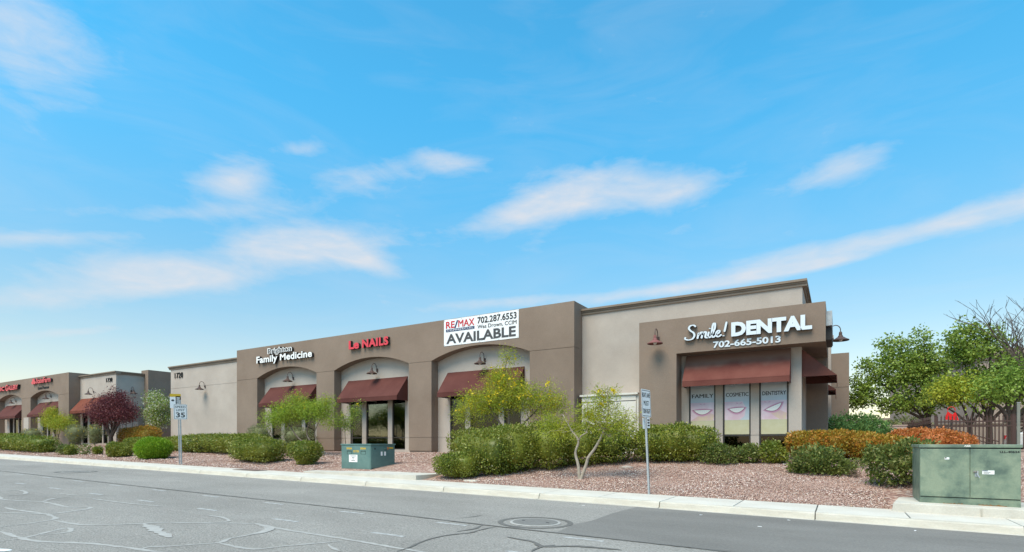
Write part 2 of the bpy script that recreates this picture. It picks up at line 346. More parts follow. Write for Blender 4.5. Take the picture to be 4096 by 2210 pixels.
def fit(co, box, ref=None):
    """map x,y of a text to a box (x0,x1,z0,z1) in the upright plane; z of the text becomes depth"""
    r = co if ref is None else ref
    lo, hi = r.min(0), r.max(0); x0, x1, z0, z1 = box
    sx, sz = (x1-x0)/max(hi[0]-lo[0],1e-6), (z1-z0)/max(hi[1]-lo[1],1e-6)
    return x0+(co[:,0]-lo[0])*sx, z0+(co[:,1]-lo[1])*sz, co[:,2]
def flat_text(body, box, y, m, parent, offset=.0, name='lettering', spacing=1.0, thick=.002, local=False, shear=0.0):
    """a printed or cut-out line facing -y"""
    co, fs = text_mesh(body, offset, .5, shear, spacing); x, z, d = fit(co, box)
    mb = MB(); mb.add([(x[i], y-(d[i]+.5)*thick, z[i]) for i in range(len(x))], fs)
    o = mb.build(name, m, parent, local=local); o['kind'] = 'stuff'; return o
def channel_letters(body, box, y, depth, faces, parent, offset=.02, spacing=1.0, shear=0.0, name='letter'):
    """raised letters, each its own mesh, face towards -y, dark returns"""
    full, _ = text_mesh(body, offset, .5, shear, spacing)
    w1 = text_mesh('|', 0, .5)[0][:,0].max()
    lo, hi = full.min(0), full.max(0)
    for i, ch in enumerate(body):
        if ch == ' ': continue
        pre = text_mesh(body[:i]+'|', 0, .5, 0, spacing)[0][:,0].max()-w1 if i else 0.0
        co, fs = text_mesh(ch, offset, .5, shear, spacing)
        if not len(co): continue
        co[:,0] += pre
        x, z, d = fit(co, box, full)
        mb = MB()
        V_ = [(x[k], y-(d[k]+.5)*depth, z[k]) for k in range(len(x))]
        mb.add(V_, fs); mb.m = [0 if all(V_[k][1] < y-depth*.97 for k in f) else 1 for f in fs]
        mb.build(name, list(faces), parent)

# ================================================================== THE SETTING
SL = .0141                                                       # the street climbs gently towards -x
def zs(X): return -1.084-SL*X                                    # top of the sidewalk
def zr(X): return -1.234-SL*X                                    # road
def sm(t): t = max(0., min(1., t)); return t*t*(3-2*t)
def zb(X): return -.08+.38*sm((-46-X)/7)                         # planting bed at the foot of the walls
def gz(X, Y):
    t = (Y-14.8)/6.9
    if t <= 0: return zs(X)
    if t >= 1: return zb(X)
    return zs(X)+(zb(X)-zs(X))*t
def bump(X, Y): return .035*math.sin(X*1.3+Y*.8)*math.sin(Y*1.7-X*.4)

mb = MB(); mb.add([(-3000,-3000,-6),(3000,-3000,-6),(3000,3000,-6),(-3000,3000,-6)], [(0,1,2,3)])
tag(mb.build('ground', mat('dry ground', (.24,.20,.16), .95, (.30,.25,.20), .01)), kind='structure')

xs = [-150+i*1.0 for i in range(231)]; ys = [14.79+i*.5 for i in range(17)]+[24,27,30,35,45,60,90,140]
mb = MB(); nx = len(xs)
for y in ys:
    for x in xs:
        e = 0 if y < 15 or y > 22 else bump(x, y)*min(1, (y-14.8)/1.0)
        mb.v.append((x, y, gz(x, y)+e-.012))
for j in range(len(ys)-1):
    for i in range(nx-1): mb.f.append((j*nx+i, j*nx+i+1, (j+1)*nx+i+1, (j+1)*nx+i)); mb.m.append(0)
tag(mb.build('gravel_bed', gravelm, smooth=True), kind='structure')

road = MB().add([(x,y,zr(x)) for x,y in ((-150,-40),(80,-40),(80,13.06),(-150,13.06))], [(0,1,2,3)]).build('road', asph)
tag(road, kind='structure')
def strip(name, pts, wd, m, lift, taper=True, rnd=None):
    """a sheet along a polyline on the road"""
    P = [Vector((x,y,0)) for x,y in pts]
    # densify with a smooth curve
    Q = []
    for i in range(len(P)-1):
        p0, p1, p2, p3 = P[max(i-1,0)], P[i], P[i+1], P[min(i+2,len(P)-1)]
        k = max(2, int((p2-p1).length/.12))
        for j in range(k):
            t = j/k; Q.append(.5*((2*p1)+(p2-p0)*t+(2*p0-5*p1+4*p2-p3)*t*t+(3*p1-p0-3*p2+p3)*t**3))
    Q.append(P[-1]); mb = MB(); n = len(Q)
    for i, p in enumerate(Q):
        d = (Q[min(i+1,n-1)]-Q[max(i-1,0)]); d = d.normalized() if d.length > 1e-6 else Vector((1,0,0)); a = Vector((-d.y,d.x,0))
        hw = wd*.5
        if rnd: hw *= .65+.7*rnd.random(); p = p+a*(rnd.random()-.5)*wd*.35
        if taper: hw *= min(1, .25+min(i, n-1-i)*.25)
        for s_ in (-1,1): q = p+a*hw*s_; mb.v.append((q.x,q.y,zr(q.x)+lift))
    mb.f = [(2*i,2*i+2,2*i+3,2*i+1) for i in range(n-1)]; mb.m = [0]*(n-1)
    return mb.build(name, m, road)
rn = random.Random(4)
patch = [(-4.22,13.06),(-4.3,11.4),(-4.24,10.2),(-4.33,9.5),(-4.2,8.46),(20,8.46),(80,8.46),(80,13.06)]
MB().add([(x,y,zr(x)+.004) for x,y in patch], [tuple(range(len(patch)))]).build('asphalt_patch', newasph, road)
LIGHT = [[(-11.75,3.33),(-10.71,3.28),(-10.18,3.34),(-9.36,3.68),(-8.4,3.86),(-8.06,3.9),(-7.89,4.02)],[(-10.68,3.02),(-10.69,3.26),(-10.91,3.56),(-11.15,3.84),(-11.26,4.05),(-11.02,4.03),(-10.8,3.9),(-10.76,3.66),(-10.93,3.54)],[(-12.29,3.48),(-12.41,3.93),(-12.57,4.28),(-12.78,4.42),(-13.21,4.5),(-13.54,4.54),(-14.19,4.5),(-14.89,4.44),(-15.51,4.47)],[(-14.52,4.11),(-13.86,4.44),(-13.57,4.6),(-13.79,5.26),(-14.13,5.5),(-14.46,5.25),(-15.59,5.31),(-16.11,5.31),(-16.57,5.17),(-17.37,4.98),(-18.29,5.18)],[(-12.46,4.29),(-11.6,4.33),(-11.25,4.47),(-10.85,4.93),(-10.65,5.28),(-10.13,5.56),(-9.3,6.09),(-9.08,6.13),(-8.49,5.91),(-8.26,5.69),(-8.2,5.37),(-8.18,5.04),(-7.95,4.73),(-8.13,4.46),(-8.28,4.21),(-8.47,4.01),(-8.38,3.87)],[(-7.95,4.73),(-7.56,4.71),(-7.11,4.75),(-6.89,5.25),(-6.57,5.84)],[(-8.83,6.08),(-7.78,6.02),(-6.57,6.0),(-5.47,5.94),(-4.51,5.89)],[(-11.02,6.23),(-10.59,6.27),(-10.03,6.15),(-9.83,5.94),(-10.16,5.58)],[(-18.11,6.34),(-17.06,6.37),(-16.47,6.83)],[(-15.98,6.26),(-14.25,6.32),(-13.05,6.47)],[(-16.11,5.31),(-16.69,5.72),(-16.91,6.24)],[(-20.02,5.67),(-19.99,5.99),(-19.27,5.98),(-18.55,5.72),(-18.43,5.22)],[(-6.54,5.55),(-6.2,5.37),(-5.98,5.32)]]
for i, l in enumerate(LIGHT): strip('crack_seal', l, .075, sealm, .004+.00025*i, rnd=rn)
strip('crack_seal', [(-10.74,4.99),(-10.22,4.89),(-9.45,4.67),(-8.96,4.58)], .16, sealm, .0076, rnd=rn)
strip('crack_seal', [(-9.08,6.13),(-8.6,6.02),(-8.3,5.75),(-8.2,5.4)], .17, sealm, .0079, rnd=rn)
DARK = [[(-5.34,5.74),(-5.4,6.08),(-5.56,6.6),(-5.58,7.14),(-5.41,7.56),(-5.42,8.06),(-5.38,8.43)],[(-5.64,7.53),(-5.64,7.71),(-5.57,7.95),(-5.71,8.46)],[(-4.68,7.6),(-4.14,7.51),(-3.82,7.24),(-3.36,7.55),(-2.72,7.66)],[(-3.76,6.82),(-3.83,7.16),(-3.71,7.45)],[(-5.08,8.4),(-5.07,8.81)],[(-6.62,8.85),(-6.49,9.07),(-6.43,9.51)]]
for i, l in enumerate(DARK): strip('tar_crack', l, .045 if i not in (2,3) else .09, darkseal, .0083+.00025*i, rnd=rn)
strip('tar_seam', [(-90,8.75),(-60,8.74),(-31,8.72),(-21.4,8.63),(-15.2,8.6),(-10.8,8.6),(-8,8.55),(-5.8,8.45),(-2.7,8.43),(-1.1,8.42),(6,8.4),(30,8.4)], .055, darkseal, .0102, rnd=rn)
dash = MB().box(-.36,.36,-.05,.05,-.002,.0008)
dme = None
for row, x0, n, yy in ((0,-49.3,18,8.3),(1,-41.4,15,6.78)):
    for i in range(n):
        X = x0+2.69*i
        y = yy+(-.012*(X+15) if row == 0 else -.012*(X+14))
        if dme is None: o = dash.build('lane_dash', paintw, road, local=True); dme = o.data
        else: o = link('lane_dash', dme, road)
        o.location = (X, y, zr(X)+.0042); o.rotation_euler = (0, math.atan(SL), R(-.6))
sp = MB().lathe([(0,.003),(.16,.003),(.19,0)], (0,0,0), 12); o = sp.build('paint_spot', white, road, local=True); o.location = (-9.9,2.75,zr(-9.9)+.004); o.scale = (1.2,.5,1); o.rotation_euler = (0,math.atan(SL),.5)
# faint oil drips and tyre-dulled lanes are in the material; litter flecks on the asphalt
for i, (x, y) in enumerate([(-1.3,11.3),(-2.6,12.35),(-.9,12.6),(-5.4,12.4),(1.2,12.5)]):
    o = MB().box(-.035,.035,-.012,.012,0,.006).build('paper_scrap', white, None, local=True); o.location = (x,y,zr(x)+.005); o.rotation_euler = (0,math.atan(SL),i*1.1)
    tag(o, 'tiny white paper scrap lying on the dark asphalt by the curb', 'litter', 'paper scraps on the asphalt')

# sidewalk slabs and curb stones, joints every 1.64 m and 3.28 m
walk = empty('sidewalk', (0,14,zs(0)), None, None); walk['kind'] = 'structure'
slab_me = curb_me = None
a = math.atan(SL)
for k in range(-16, 56):
    x1 = -.44-1.64*k; x0 = x1-1.64; xc = (x0+x1)/2
    if slab_me is None:
        o = MB().box(-.809,.809,-.785,.785,-.16,0).build('slab', conc, walk, local=True, bevel=.012); slab_me = o.data
    else:
        o = link('slab', slab_me, walk)
        if abs(xc) < 30: b = o.modifiers.new('bevel','BEVEL'); b.width = .012; b.segments = 2; b.limit_method = 'ANGLE'
    o.location = (xc, 14.005-14+.01, zs(xc)-zs(0)); o.rotation_euler = (0, a, 0)
curb = empty('curb', (0,13.1,zs(0)), None, None); curb['kind'] = 'structure'
prof = [(.13,-.3),(.13,0),(.045,0),(.015,-.008),(-.005,-.028),(-.035,-.135),(-.16,-.143),(-.16,-.3)]
for k in range(-8, 28):
    x1 = -.44-3.28*k; xc = x1-1.64
    if curb_me is None:
        o = MB().prismx(prof[::-1], -1.630, 1.630).build('curb_stone', curbm, curb, local=True); curb_me = o.data
    else: o = link('curb_stone', curb_me, curb)
    o.location = (xc, 0, zs(xc)-zs(0)); o.rotation_euler = (0, a, 0)

# widened concrete apron in front of the left cabinet, level pad, lids
ap = MB(); q = [(-23.6,14.83),(-12.2,14.83),(-12.35,15.0),(-18.6,16.1),(-19.4,15.5)]
ap.add([(x,y,zs(x)-.005) for x,y in q]+[(x,y,zs(x)-.3) for x,y in q], [(0,1,2,3,4),(0,5,6,1),(1,6,7,2),(2,7,8,3),(3,8,9,4),(4,9,5,0)])
tag(ap.build('concrete_apron', conc), kind='structure')

def manhole(x, y, r, label):
    e = empty('manhole', (x,y,zr(x)), label, 'manhole', 'manhole covers in the road'); e.rotation_euler = (0, a, 0)
    ring = MB().lathe([(r*1.0,.008),(r*1.09,.008),(r*1.13,0)], (0,0,.006), 40).build('concrete_collar', sealm if r < .5 else conc, e, local=True)
    MB().lathe([(r*1.42,.0),(r*1.66,.0)], (0,0,.0058), 40).build('tar_ring', darkseal, e, local=True)
    lid = MB().lathe([(0,.014),(r*.90,.014),(r*.95,.010),(r*1.0,.010),(r*1.02,0)], (0,0,.006), 40).build('lid', iron, e, local=True)
    for i in range(2): MB().box(-.03,.03,-.015,.015,.0205,.024).build('pick_hole', blackp, lid, local=True).location = ((-.5+i)*r*1.2, 0, 0)
manhole(-5.05, 9.28, .44, 'round iron manhole cover with pale collar and dark tar ring, near the asphalt patch edge')
manhole(-28.0, 10.4, .45, 'round manhole cover in the road off the speed limit sign')

e = empty('sidewalk_hatch', (-21.9,14.4,zs(-21.9)), 'rusty brown steel lid set in the sidewalk before the left hedge', 'hatch'); e.rotation_euler = (0,a,0)
MB().box(-.78,.78,-.30,.30,.004,.016).build('plate', rustplate, e, local=True)
for i in (-1,1): MB().box(-.06,.06,-.02,.02,.016,.02).build('lift_slot', blackp, e, local=True).location = (i*.55,0,0)

# ================================================================== BUILDINGS
FL = .005
def arch_pts(x0, x1, zspring, zap, n=18):
    """points of a segmental arch from right to left"""
    c = (x0+x1)/2; h = (x1-x0)/2; s = zap-zspring; r = (h*h+s*s)/(2*s); a0 = math.asin(h/r)
    return [(c+r*math.sin(a0-2*a0*i/n), zap-r+r*math.cos(a0-2*a0*i/n)) for i in range(n+1)]
def make_window(parent, x0, x1, z0, z1, y, zm, pane=glass, name='window'):
    fr = MB(); t = .055
    fr.box(x0,x0+t,y,y+.09,z0,z1); fr.box(x1-t,x1,y,y+.09,z0,z1); fr.box(x0+t,x1-t,y,y+.09,z0,z0+t); fr.box(x0+t,x1-t,y,y+.09,z1-t,z1)
    fr.box(x0+t,x1-t,y+.005,y+.085,zm-.03,zm+.03)
    wv = fr.build(name, dkmetal, parent)
    MB().box(x0+t,x1-t,y+.04,y+.052,z0+t,zm-.03).build('pane', pane, wv)
    MB().box(x0+t,x1-t,y+.04,y+.052,zm+.03,z1-t).build('pane', pane, wv)
    return wv
def bay(parent, c, hw, yw, f0, top, wins, wtop, zm, joint, pane=glass, mats=beige):
    """recessed wall of one bay with its window openings; f0 = floor height"""
    xs = [c-hw]+[c+q for w_ in wins for q in w_]+[c+hw]
    mb = MB()
    for i in range(0, len(xs), 2): mb.bands(xs[i],xs[i+1],yw,yw+.16,f0-.35,wtop,[joint])
    mb.box(c-hw,c+hw,yw,yw+.16,wtop,top)
    for w_ in wins: mb.box(c+w_[0],c+w_[1],yw+.01,yw+.16,f0-.35,f0+.05)
    mb.build('bay_wall', mats, parent)
    for i, w_ in enumerate(wins):
        make_window(parent, c+w_[0], c+w_[1], f0+.05, wtop, yw+.05, zm, pane[i] if isinstance(pane, list) else pane)
    # room behind
    r = MB(); r.box(c-hw,c+hw,yw+2.9,yw+3.0,f0,wtop+.2); r.box(c-hw,c-hw+.05,yw+.17,yw+2.9,f0,wtop+.2); r.box(c+hw-.05,c+hw,yw+.17,yw+2.9,f0,wtop+.2); r.box(c-hw,c+hw,yw+.17,yw+3,wtop+.2,wtop+.25)
    r.build('room_wall', roomm, parent); MB().box(c-hw,c+hw,yw+.17,yw+2.9,f0-.02,f0).build('room_floor', roomf, parent)
def cornice(parent, runs):
    """stepped cornice made of straight runs: ('x', x0, x1, yface) faces -y, ('+x', y0, y1, xface) faces +x"""
    mb = MB()
    for k, p0, p1, q, zt in runs:
        for (za, zc, pr) in ((.0,.085,.16),(.085,.15,.10),(.15,.25,.06)):
            if k == 'x': mb.box(p0,p1,q-pr,q+.3,zt-zc,zt-za)
            elif k == '+x': mb.box(q-.3,q+pr,p0,p1,zt-zc,zt-za)
            else: mb.box(q-pr,q+.3,p0,p1,zt-zc,zt-za)
    return mb.build('cornice', trim, parent)

def arcade(parent, xl, xr, arches, y0, rec, zsp, zap, ztop, f0, yback):
    """brown front with arches open to the ground"""
    pts = [(xl,zsp),(xl,ztop)][::-1]
    poly = [(xl,zsp)]
    for x0, x1 in arches:
        ap_ = arch_pts(x0,x1,zsp,zap)[::-1]; poly += ap_
    poly += [(xr,zsp),(xr,ztop),(xl,ztop)]
    mb = MB(); mb.prism(poly, y0, y0+rec); mb.box(xl,xr,y0+rec,yback,zap+.12,ztop)
    mb.build('arcade_wall', brown, parent)
    edges = [xl]+[q for a_ in arches for q in a_]+[xr]
    for i in range(0, len(edges), 2):
        p = MB(); last = i in (0, len(edges)-2)
        p.bands(edges[i],edges[i+1],y0,y0+rec,f0+.0,zsp-.022,[f0+.70]); p.box(edges[i]+.018,edges[i+1]-.018,y0+.018,y0+rec,zsp-.022,zsp)
        p.box(edges[i]+.03,edges[i+1]-.03,y0+.04,y0+rec,f0-.5,f0)
        if last: p.box(edges[i]+(.003 if i==0 else .4),edges[i+1]-(.003 if i else .4),y0+rec,yback,f0-.5,zap+.12)
        p.build('pier', brown, parent)

WIN3 = [(-2.15,-1.18),(-.86,.86),(1.18,2.15)]
b20 = empty('office_building', (-23,23,0), 'long beige and brown stucco office building with three arches and a corner pavilion', 'building')
arch20 = [(-33.12,-27.27),(-25.71,-19.88),(-18.32,-12.43)]
arcade(b20, -35.38, -10.16, arch20, 22.3, .55, 4.71, 5.27, 6.755, 0, 24.4)
for i, (x0, x1) in enumerate(arch20):
    c = (x0+x1)/2
    bay(b20, c, (x1-x0)/2+.12, 22.853, 0, 5.38, WIN3, 2.98, .72, .70, [glass, clearg, glass] if i == 1 else glass)
mb = MB(); mb.bands(-45.56,-35.385,23.18,23.6,-.4,6.30,[4.73]); mb.box(-45.56,-45.2,23.6,46,-.4,6.30)
mb.box(-45.2,-1.6,45.6,46,-.4,6.3); mb.box(-45.2,-1.6,24.45,45.6,5.9,6.0)
mb.build('wall', beige, b20, )
mb = MB(); mb.box(-10.155,-6.5,23.18,23.6,-.4,6.29); mb.box(-6.5,-1.2,23.18,23.6,5.0,6.29); mb.box(-1.6,-1.2,23.6,46,-.4,6.29)
mb.build('wall', beige, b20)
cornice(b20, [('x',-45.72,-35.39,23.18,6.48),('-x',23.6,46,-45.56,6.48)])
cornice(b20, [('x',-10.15,-1.04,23.18,6.53),('+x',23.485,46,-1.2,6.53)])
# corner pavilion: brown block open at the corner under a deep header
mb = MB(); mb.box(-6.93,-5.45,21.5,23.3,-.5,3.88); mb.box(-6.93,-.41,21.5,23.17,3.88,5.24); mb.box(-1.195,-.41,23.17,26.3,3.88,5.24)
mb.box(-1.195,-.41,25.45,26.3,-.4,3.88)
mb.build('pavilion_wall', brown, b20)
mb = MB(); wx = [-5.45,-5.16,-4.15,-3.88,-2.88,-2.59,-1.6,-1.18]
for i in range(0,8,2): mb.bands(wx[i],wx[i+1],22.3,22.46,-.35,2.95,[.69])
mb.box(-5.45,-1.18,22.3,22.46,2.95,3.878)
for i in (1,3,5): mb.box(wx[i],wx[i+1],22.31,22.46,-.35,.05)
mb.box(-1.34,-1.18,22.46,22.75,-.35,3.87); mb.box(-1.34,-1.18,25.15,25.45,-.35,3.87); mb.box(-1.34,-1.18,22.75,25.15,3.0,3.87); mb.box(-1.34,-1.19,22.75,25.15,-.35,.05)
mb.build('pavilion_window_wall', beige, b20)
for i in (1,3,5): make_window(b20, wx[i], wx[i+1], .05, 2.95, 22.34, .69)
# side windows of the pavilion
for y0, y1 in ((22.75,23.9),(24.0,25.15)):
    f = MB(); t = .05
    f.box(-1.29,-1.21,y0,y0+t,.05,3.0); f.box(-1.29,-1.21,y1-t,y1,.05,3.0); f.box(-1.29,-1.21,y0+t,y1-t,.05,.1); f.box(-1.29,-1.21,y0+t,y1-t,2.95,3.0); f.box(-1.285,-1.215,y0+t,y1-t,.66,.72)
    wv = f.build('window', dkmetal, b20)
    MB().box(-1.255,-1.243,y0+t,y1-t,.72,2.95).build('pane', glass, wv); MB().box(-1.255,-1.243,y0+t,y1-t,.1,.66).build('pane', glass, wv)
mb = MB(); mb.box(-5.3,-1.9,25.2,25.3,0,3.2); mb.box(-5.4,-5.3,22.47,25.3,0,3.2); mb.box(-5.4,-1.35,22.47,25.3,3.2,3.25); mb.build('room_wall', roomm, b20); MB().box(-5.3,-1.35,22.47,25.2,-.02,0).build('room_floor', roomf, b20)
# rear wing and pilaster on the right side
mb = MB(); mb.bands(-1.19,.42,33,36,-.4,5.07,[3.3]); mb.build('rear_wing', brown, b20)
mb = MB(); mb.box(-1.19,-.35,30,30.8,-.4,5.3); mb.box(-1.19,-.29,29.93,30.87,5.3,5.36); mb.box(-1.19,-.24,29.88,30.92,5.36,5.5); mb.build('pilaster', beige, b20)
MB().tube([(-1.13,26.4,-.3),(-1.13,26.4,5.9)], .05, 8).build('downspout', trim, b20)
MB().box(-7.06,-6.98,23.02,23.175,-.2,2.62).build('downspout', lampm, b20)

b30 = empty('office_building', (-66,22.7,.36), 'distant stucco office building with arches and a red letter sign, behind the plum tree', 'building')
F3 = .36
arch30 = [(-77.6,-71.15),(-68.91,-62.46)]
arcade(b30, -80.2, -60.23, arch30, 21.8, .55, 4.95, 5.5, 6.9, F3, 24.4)
for x0, x1 in arch30: bay(b30, (x0+x1)/2, (x1-x0)/2+.12, 22.353, F3, 5.62, [(-2.0,-.95),(-.75,.35),(.55,1.95)] if x0 > -70 else [(-1.9,-.85),(-.65,.45),(.65,2.0)], 3.35, F3+.9, F3+.7)
c = -57.2
bay(b30, -56.8, 3.42, 22.68, F3, 6.4, [(-2.95,-1.95),(-1.55,.85),(1.05,1.9)], 3.45, F3+.85, F3+.7)
mb = MB(); mb.box(-53.78,-53.39,22.841,26,0,6.4); mb.box(-80.2,-79.8,24.5,46,0,6.4); mb.box(-80,-53.4,45.5,46,0,6.4); mb.box(-79.8,-53.8,25,45.5,6.0,6.1); mb.build('wall', beige, b30)
cornice(b30, [('x',-60.22,-53.23,22.68,6.64),('+x',22.985,24.89,-53.39,6.64)])
mb = MB(); mb.box(-53.9,-52.7,24.9,34,3.2,6.95); mb.box(-53.9,-52.9,24.95,34,0,3.2); mb.build('side_wing', brown, b30)
mb = MB(); mb.box(-69.9-.62,-69.9+.62,21.76,21.8,1.15,3.0); mb.build('panel_door', beige, b30)
for q in range(3): MB().box(-53.39,-53.37,23.0+.5*q,23.4+.5*q,.5,2.3).build('meter_cover', beige, b30)

# ------------------------------------------------------------------ awnings
def awning(label, x0, x1, yw, ztop, zv0, zv1, proj, m, group):
    """sloped canvas with closed ends and a straight valance"""
    e = empty('awning', ((x0+x1)/2, yw, zv1), label, 'awning', group)
    yf = yw-proj; t = .014
    MB().prismx([(yw-.004,ztop),(yf,zv0),(yf+.02,zv0-.012),(yw-.004,ztop-.02)][::1], x0, x1).build('canopy', m, e)
    MB().prismx([(yf-.003,zv0-.004),(yf-.003,zv1),(yf+.012,zv1),(yf+.012,zv0-.006)], x0, x1).build('valance', m, e)
    for xx in (x0+.001, x1-t-.001):
        MB().prismx([(yw-.006,ztop-.022),(yf+.02,zv0-.014),(yf+.02,zv1),(yw-.006,zv1)], xx, xx+t).build('side_panel', m, e)
    fr = MB()
    for k in range(5):
        xx = x0+.05+(x1-x0-.1)*k/4; fr.tube([(xx,yw-.03,zv1+.03),(xx,yf+.04,zv1+.03)], .015, 6)
    fr.tube([(x0+.04,yf+.04,zv1+.03),(x1-.04,yf+.04,zv1+.03)], .015, 6); fr.build('frame', galv, e)
    MB().prismx([(yf-.006,zv0+.006),(yf-.006,zv0-.02),(yf-.003,zv0-.02),(yf-.003,zv0+.006)], x0, x1).build('piping', m, e)
    return e
AG = 'maroon awnings over the arched bays'
for i, (x0, x1) in enumerate(arch20):
    c = (x0+x1)/2
    awning(['plain maroon awning in the arch under the white family medicine letters','plain maroon awning in the arch under the red nail salon letters','plain maroon awning in the arch under the white banner, behind a flowering tree'][i],
           c-2.3, c+2.36, 22.85, 4.10, 2.98, 2.75, .88, awnm, AG)
awning('maroon awning in the arch under the red emblem sign of the distant building', -68.35, -62.75, 22.35, 4.45, 3.2, 2.98, 1.0, awnm, AG)
awning('maroon awning in the arch under the red and black gallery letters', -77.0, -71.4, 22.35, 4.45, 3.2, 2.98, 1.0, awnm, AG)
awning('russet awning on the beige wall behind the purple plum tree', -60.0, -54.2, 22.68, 4.5, 3.33, 3.1, .9, awnr, None)
awning('bleached maroon awning over the three dental poster windows', -5.25, -1.52, 22.3, 3.87, 2.79, 2.58, .7, awnb, None)
def side_awning(label, y0, y1, xw, ztop, zv0, zv1, proj, m):
    e = empty('awning', (xw, (y0+y1)/2, zv1), label, 'awning', 'awnings on the building side')
    xf = xw+proj
    def pr(pts, ya, yb, nm): MB().prism(pts, ya, yb).build(nm, m, e)
    pr([(xw+.004,ztop-.02),(xf-.02,zv0-.012),(xf,zv0),(xw+.004,ztop)], y0, y1, 'canopy')
    pr([(xf-.012,zv0-.006),(xf-.012,zv1),(xf+.003,zv1),(xf+.003,zv0-.004)], y0, y1, 'valance')
    for yy in (y0+.001, y1-.015): pr([(xw+.006,zv1+.2),(xf-.02,zv1+.2),(xf-.02,zv0-.014),(xw+.006,ztop-.022)], yy, yy+.014, 'side_panel')
side_awning('maroon awning wrapping the side of the pavilion under its deep header', 22.42, 25.2, -1.18, 3.80, 2.80, 2.60, 1.10, awnf)
side_awning('second maroon side awning between the pavilion and the pilaster', 27.0, 29.6, -1.19, 3.5, 2.7, 2.45, 1.05, awnf)

# ------------------------------------------------------------------ gooseneck wall lamps
def lamp(label, x, y, z, rz=0.0, m=lampm, sm_=None):
    """hooked arm, bell cap and wide shade; built facing -y"""
    e = empty('wall_lamp', (x,y,z), label, 'lamp', 'gooseneck wall lamps', rz)
    MB().prism([(-.055,-.10),(.055,-.10),(.055,.10),(-.055,.10)], -.045, -.002).build('back_plate', m, e, local=True, bevel=.01)
    arc = [(0,-.04,.0),(0,-.07,.0),(0,-.09,.03)]+[(0,-.265+.175*math.cos(R(q)),.17+.20*math.sin(R(q))) for q in range(0,181,15)]+[(0,-.44,.06)]
    MB().tube(arc, .017, 8).build('arm', m, e, local=True, smooth=True)
    MB().lathe([(.0,.10),(.045,.10),(.055,.06),(.06,-.03),(.085,-.06),(.09,-.09),(.20,-.165),(.295,-.215),(.295,-.245),(.285,-.245),(.285,-.22),(.19,-.175),(.07,-.10),(.0,-.10)], (0,-.44,0), 28).build('shade', sm_ or m, e, local=True, smooth=False)
    MB().lathe([(0,-.10),(.05,-.12),(.075,-.20),(.06,-.26),(.0,-.285)], (0,-.44,0), 14).build('bulb', bulbm, e, local=True, smooth=True)
    return e
lamp('bronze gooseneck lamp on the beige wall right of the number 1720', -40.73, 23.18, 4.64)
for n_, (x0, x1) in zip(('family medicine','nail salon','white banner'), arch20):
    lamp('bronze gooseneck lamp inside the arch of the %s bay' % n_, (x0+x1)/2+.05, 22.853, 4.58)
lamp('reddish gooseneck lamp left of the dental letters', -6.16, 21.5, 4.50, m=lampm, sm_=lampr)
lamp('bronze gooseneck lamp on the right end face of the pavilion header', -.41, 24.75, 4.62, rz=R(90))
lamp('bronze gooseneck lamp inside the arch under the red emblem sign', -65.64, 22.353, 4.95)
lamp('bronze gooseneck lamp inside the arch under the gallery letters', -74.39, 22.353, 4.85)
lamp('bronze gooseneck lamp left of the number 1730', -57.48, 22.68, 5.02)
lamp('bronze gooseneck lamp on the side wall above the purple plum tree', -53.39, 23.85, 5.0, rz=R(90))

# ================================================================== SIGNS ON THE WALLS
YB = 22.3
e = empty('letter_sign', (-30.2,YB,5.5), 'white family medicine channel letters above the leftmost brown arch of 1720', 'sign')
channel_letters('Family Medicine', (-32.94,-27.47,5.54,6.08), YB-.02, .16, (white,darkret), e, .03, spacing=1.04)
channel_letters('Brighton', (-31.80,-29.36,6.07,6.55), YB-.02, .15, (white,darkret), e, .05, name='letter_backer')
flat_text('Brighton', (-31.73,-29.43,6.11,6.50), YB-.172, blackp, e, .0, name='lettering')
e = empty('letter_sign', (-22.75,YB,5.8), 'red nail salon channel letters with dark sides on the brown wall', 'sign')
channel_letters('Le', (-24.29,-23.46,5.80,6.30), YB-.02, .16, (redf,darkret), e, .045)
channel_letters('NAILS', (-23.22,-21.21,5.80,6.28), YB-.02, .16, (redf,darkret), e, .045, spacing=1.12)
# address numbers
e = empty('address_number', (-44.3,23.18,5.5), 'black address number 1720 on the beige end wall', 'number')
channel_letters('1720', (-44.92,-43.76,5.52,5.95), 23.178, .05, (blackp,blackp), e, .008, spacing=1.15)
e = empty('address_number', (-54.5,22.68,5.8), 'black address number 1730 on the distant beige wall', 'number')
channel_letters('1730', (-55.1,-54.0,5.75,6.12), 22.678, .05, (blackp,blackp), e, .008, spacing=1.15)
# banner
X0, X1, Z0, Z1 = -17.48, -13.02, 5.39, 6.735; bw, bh = X1-X0, Z1-Z0; yb = YB-.012
e = empty('vinyl_banner', (-15.25,YB,Z0), 'white available for lease banner with red and grey print', 'banner')
# slightly wavy vinyl sheet
mb = MB(); nx_, nz_ = 30, 8
for j in range(nz_+1):
    for i in range(nx_+1):
        u, v = i/nx_, j/nz_; sag = .012*math.sin(u*17)*math.sin(v*3.1416)+.006*math.sin(u*41+v*3)
        mb.v.append((X0+bw*u, yb-abs(sag)*.5, Z0+bh*v+.004*math.sin(u*26)*(v-.5)*2))
for j in range(nz_):
    for i in range(nx_): k = j*(nx_+1)+i; mb.f.append((k,k+1,k+nx_+2,k+nx_+1)); mb.m.append(0)
mb.build('sheet', banner, e, smooth=True)
def bx(a0, a1, b0, b1): return (X0+bw*a0, X0+bw*a1, Z1-bh*b1, Z1-bh*b0)
yt = yb-.012
flat_text('RE', bx(.03,.155,.08,.34), yt, redp, e, .02); flat_text('/', bx(.15,.205,.07,.35), yt, navyp, e, .02); flat_text('MAX', bx(.205,.43,.08,.34), yt, redp, e, .02)
q = bx(.03,.43,.375,.475); MB().box(q[0],q[1],yt-.001,yt+.002,q[2],q[3]).build('print_bar', navyp, e)
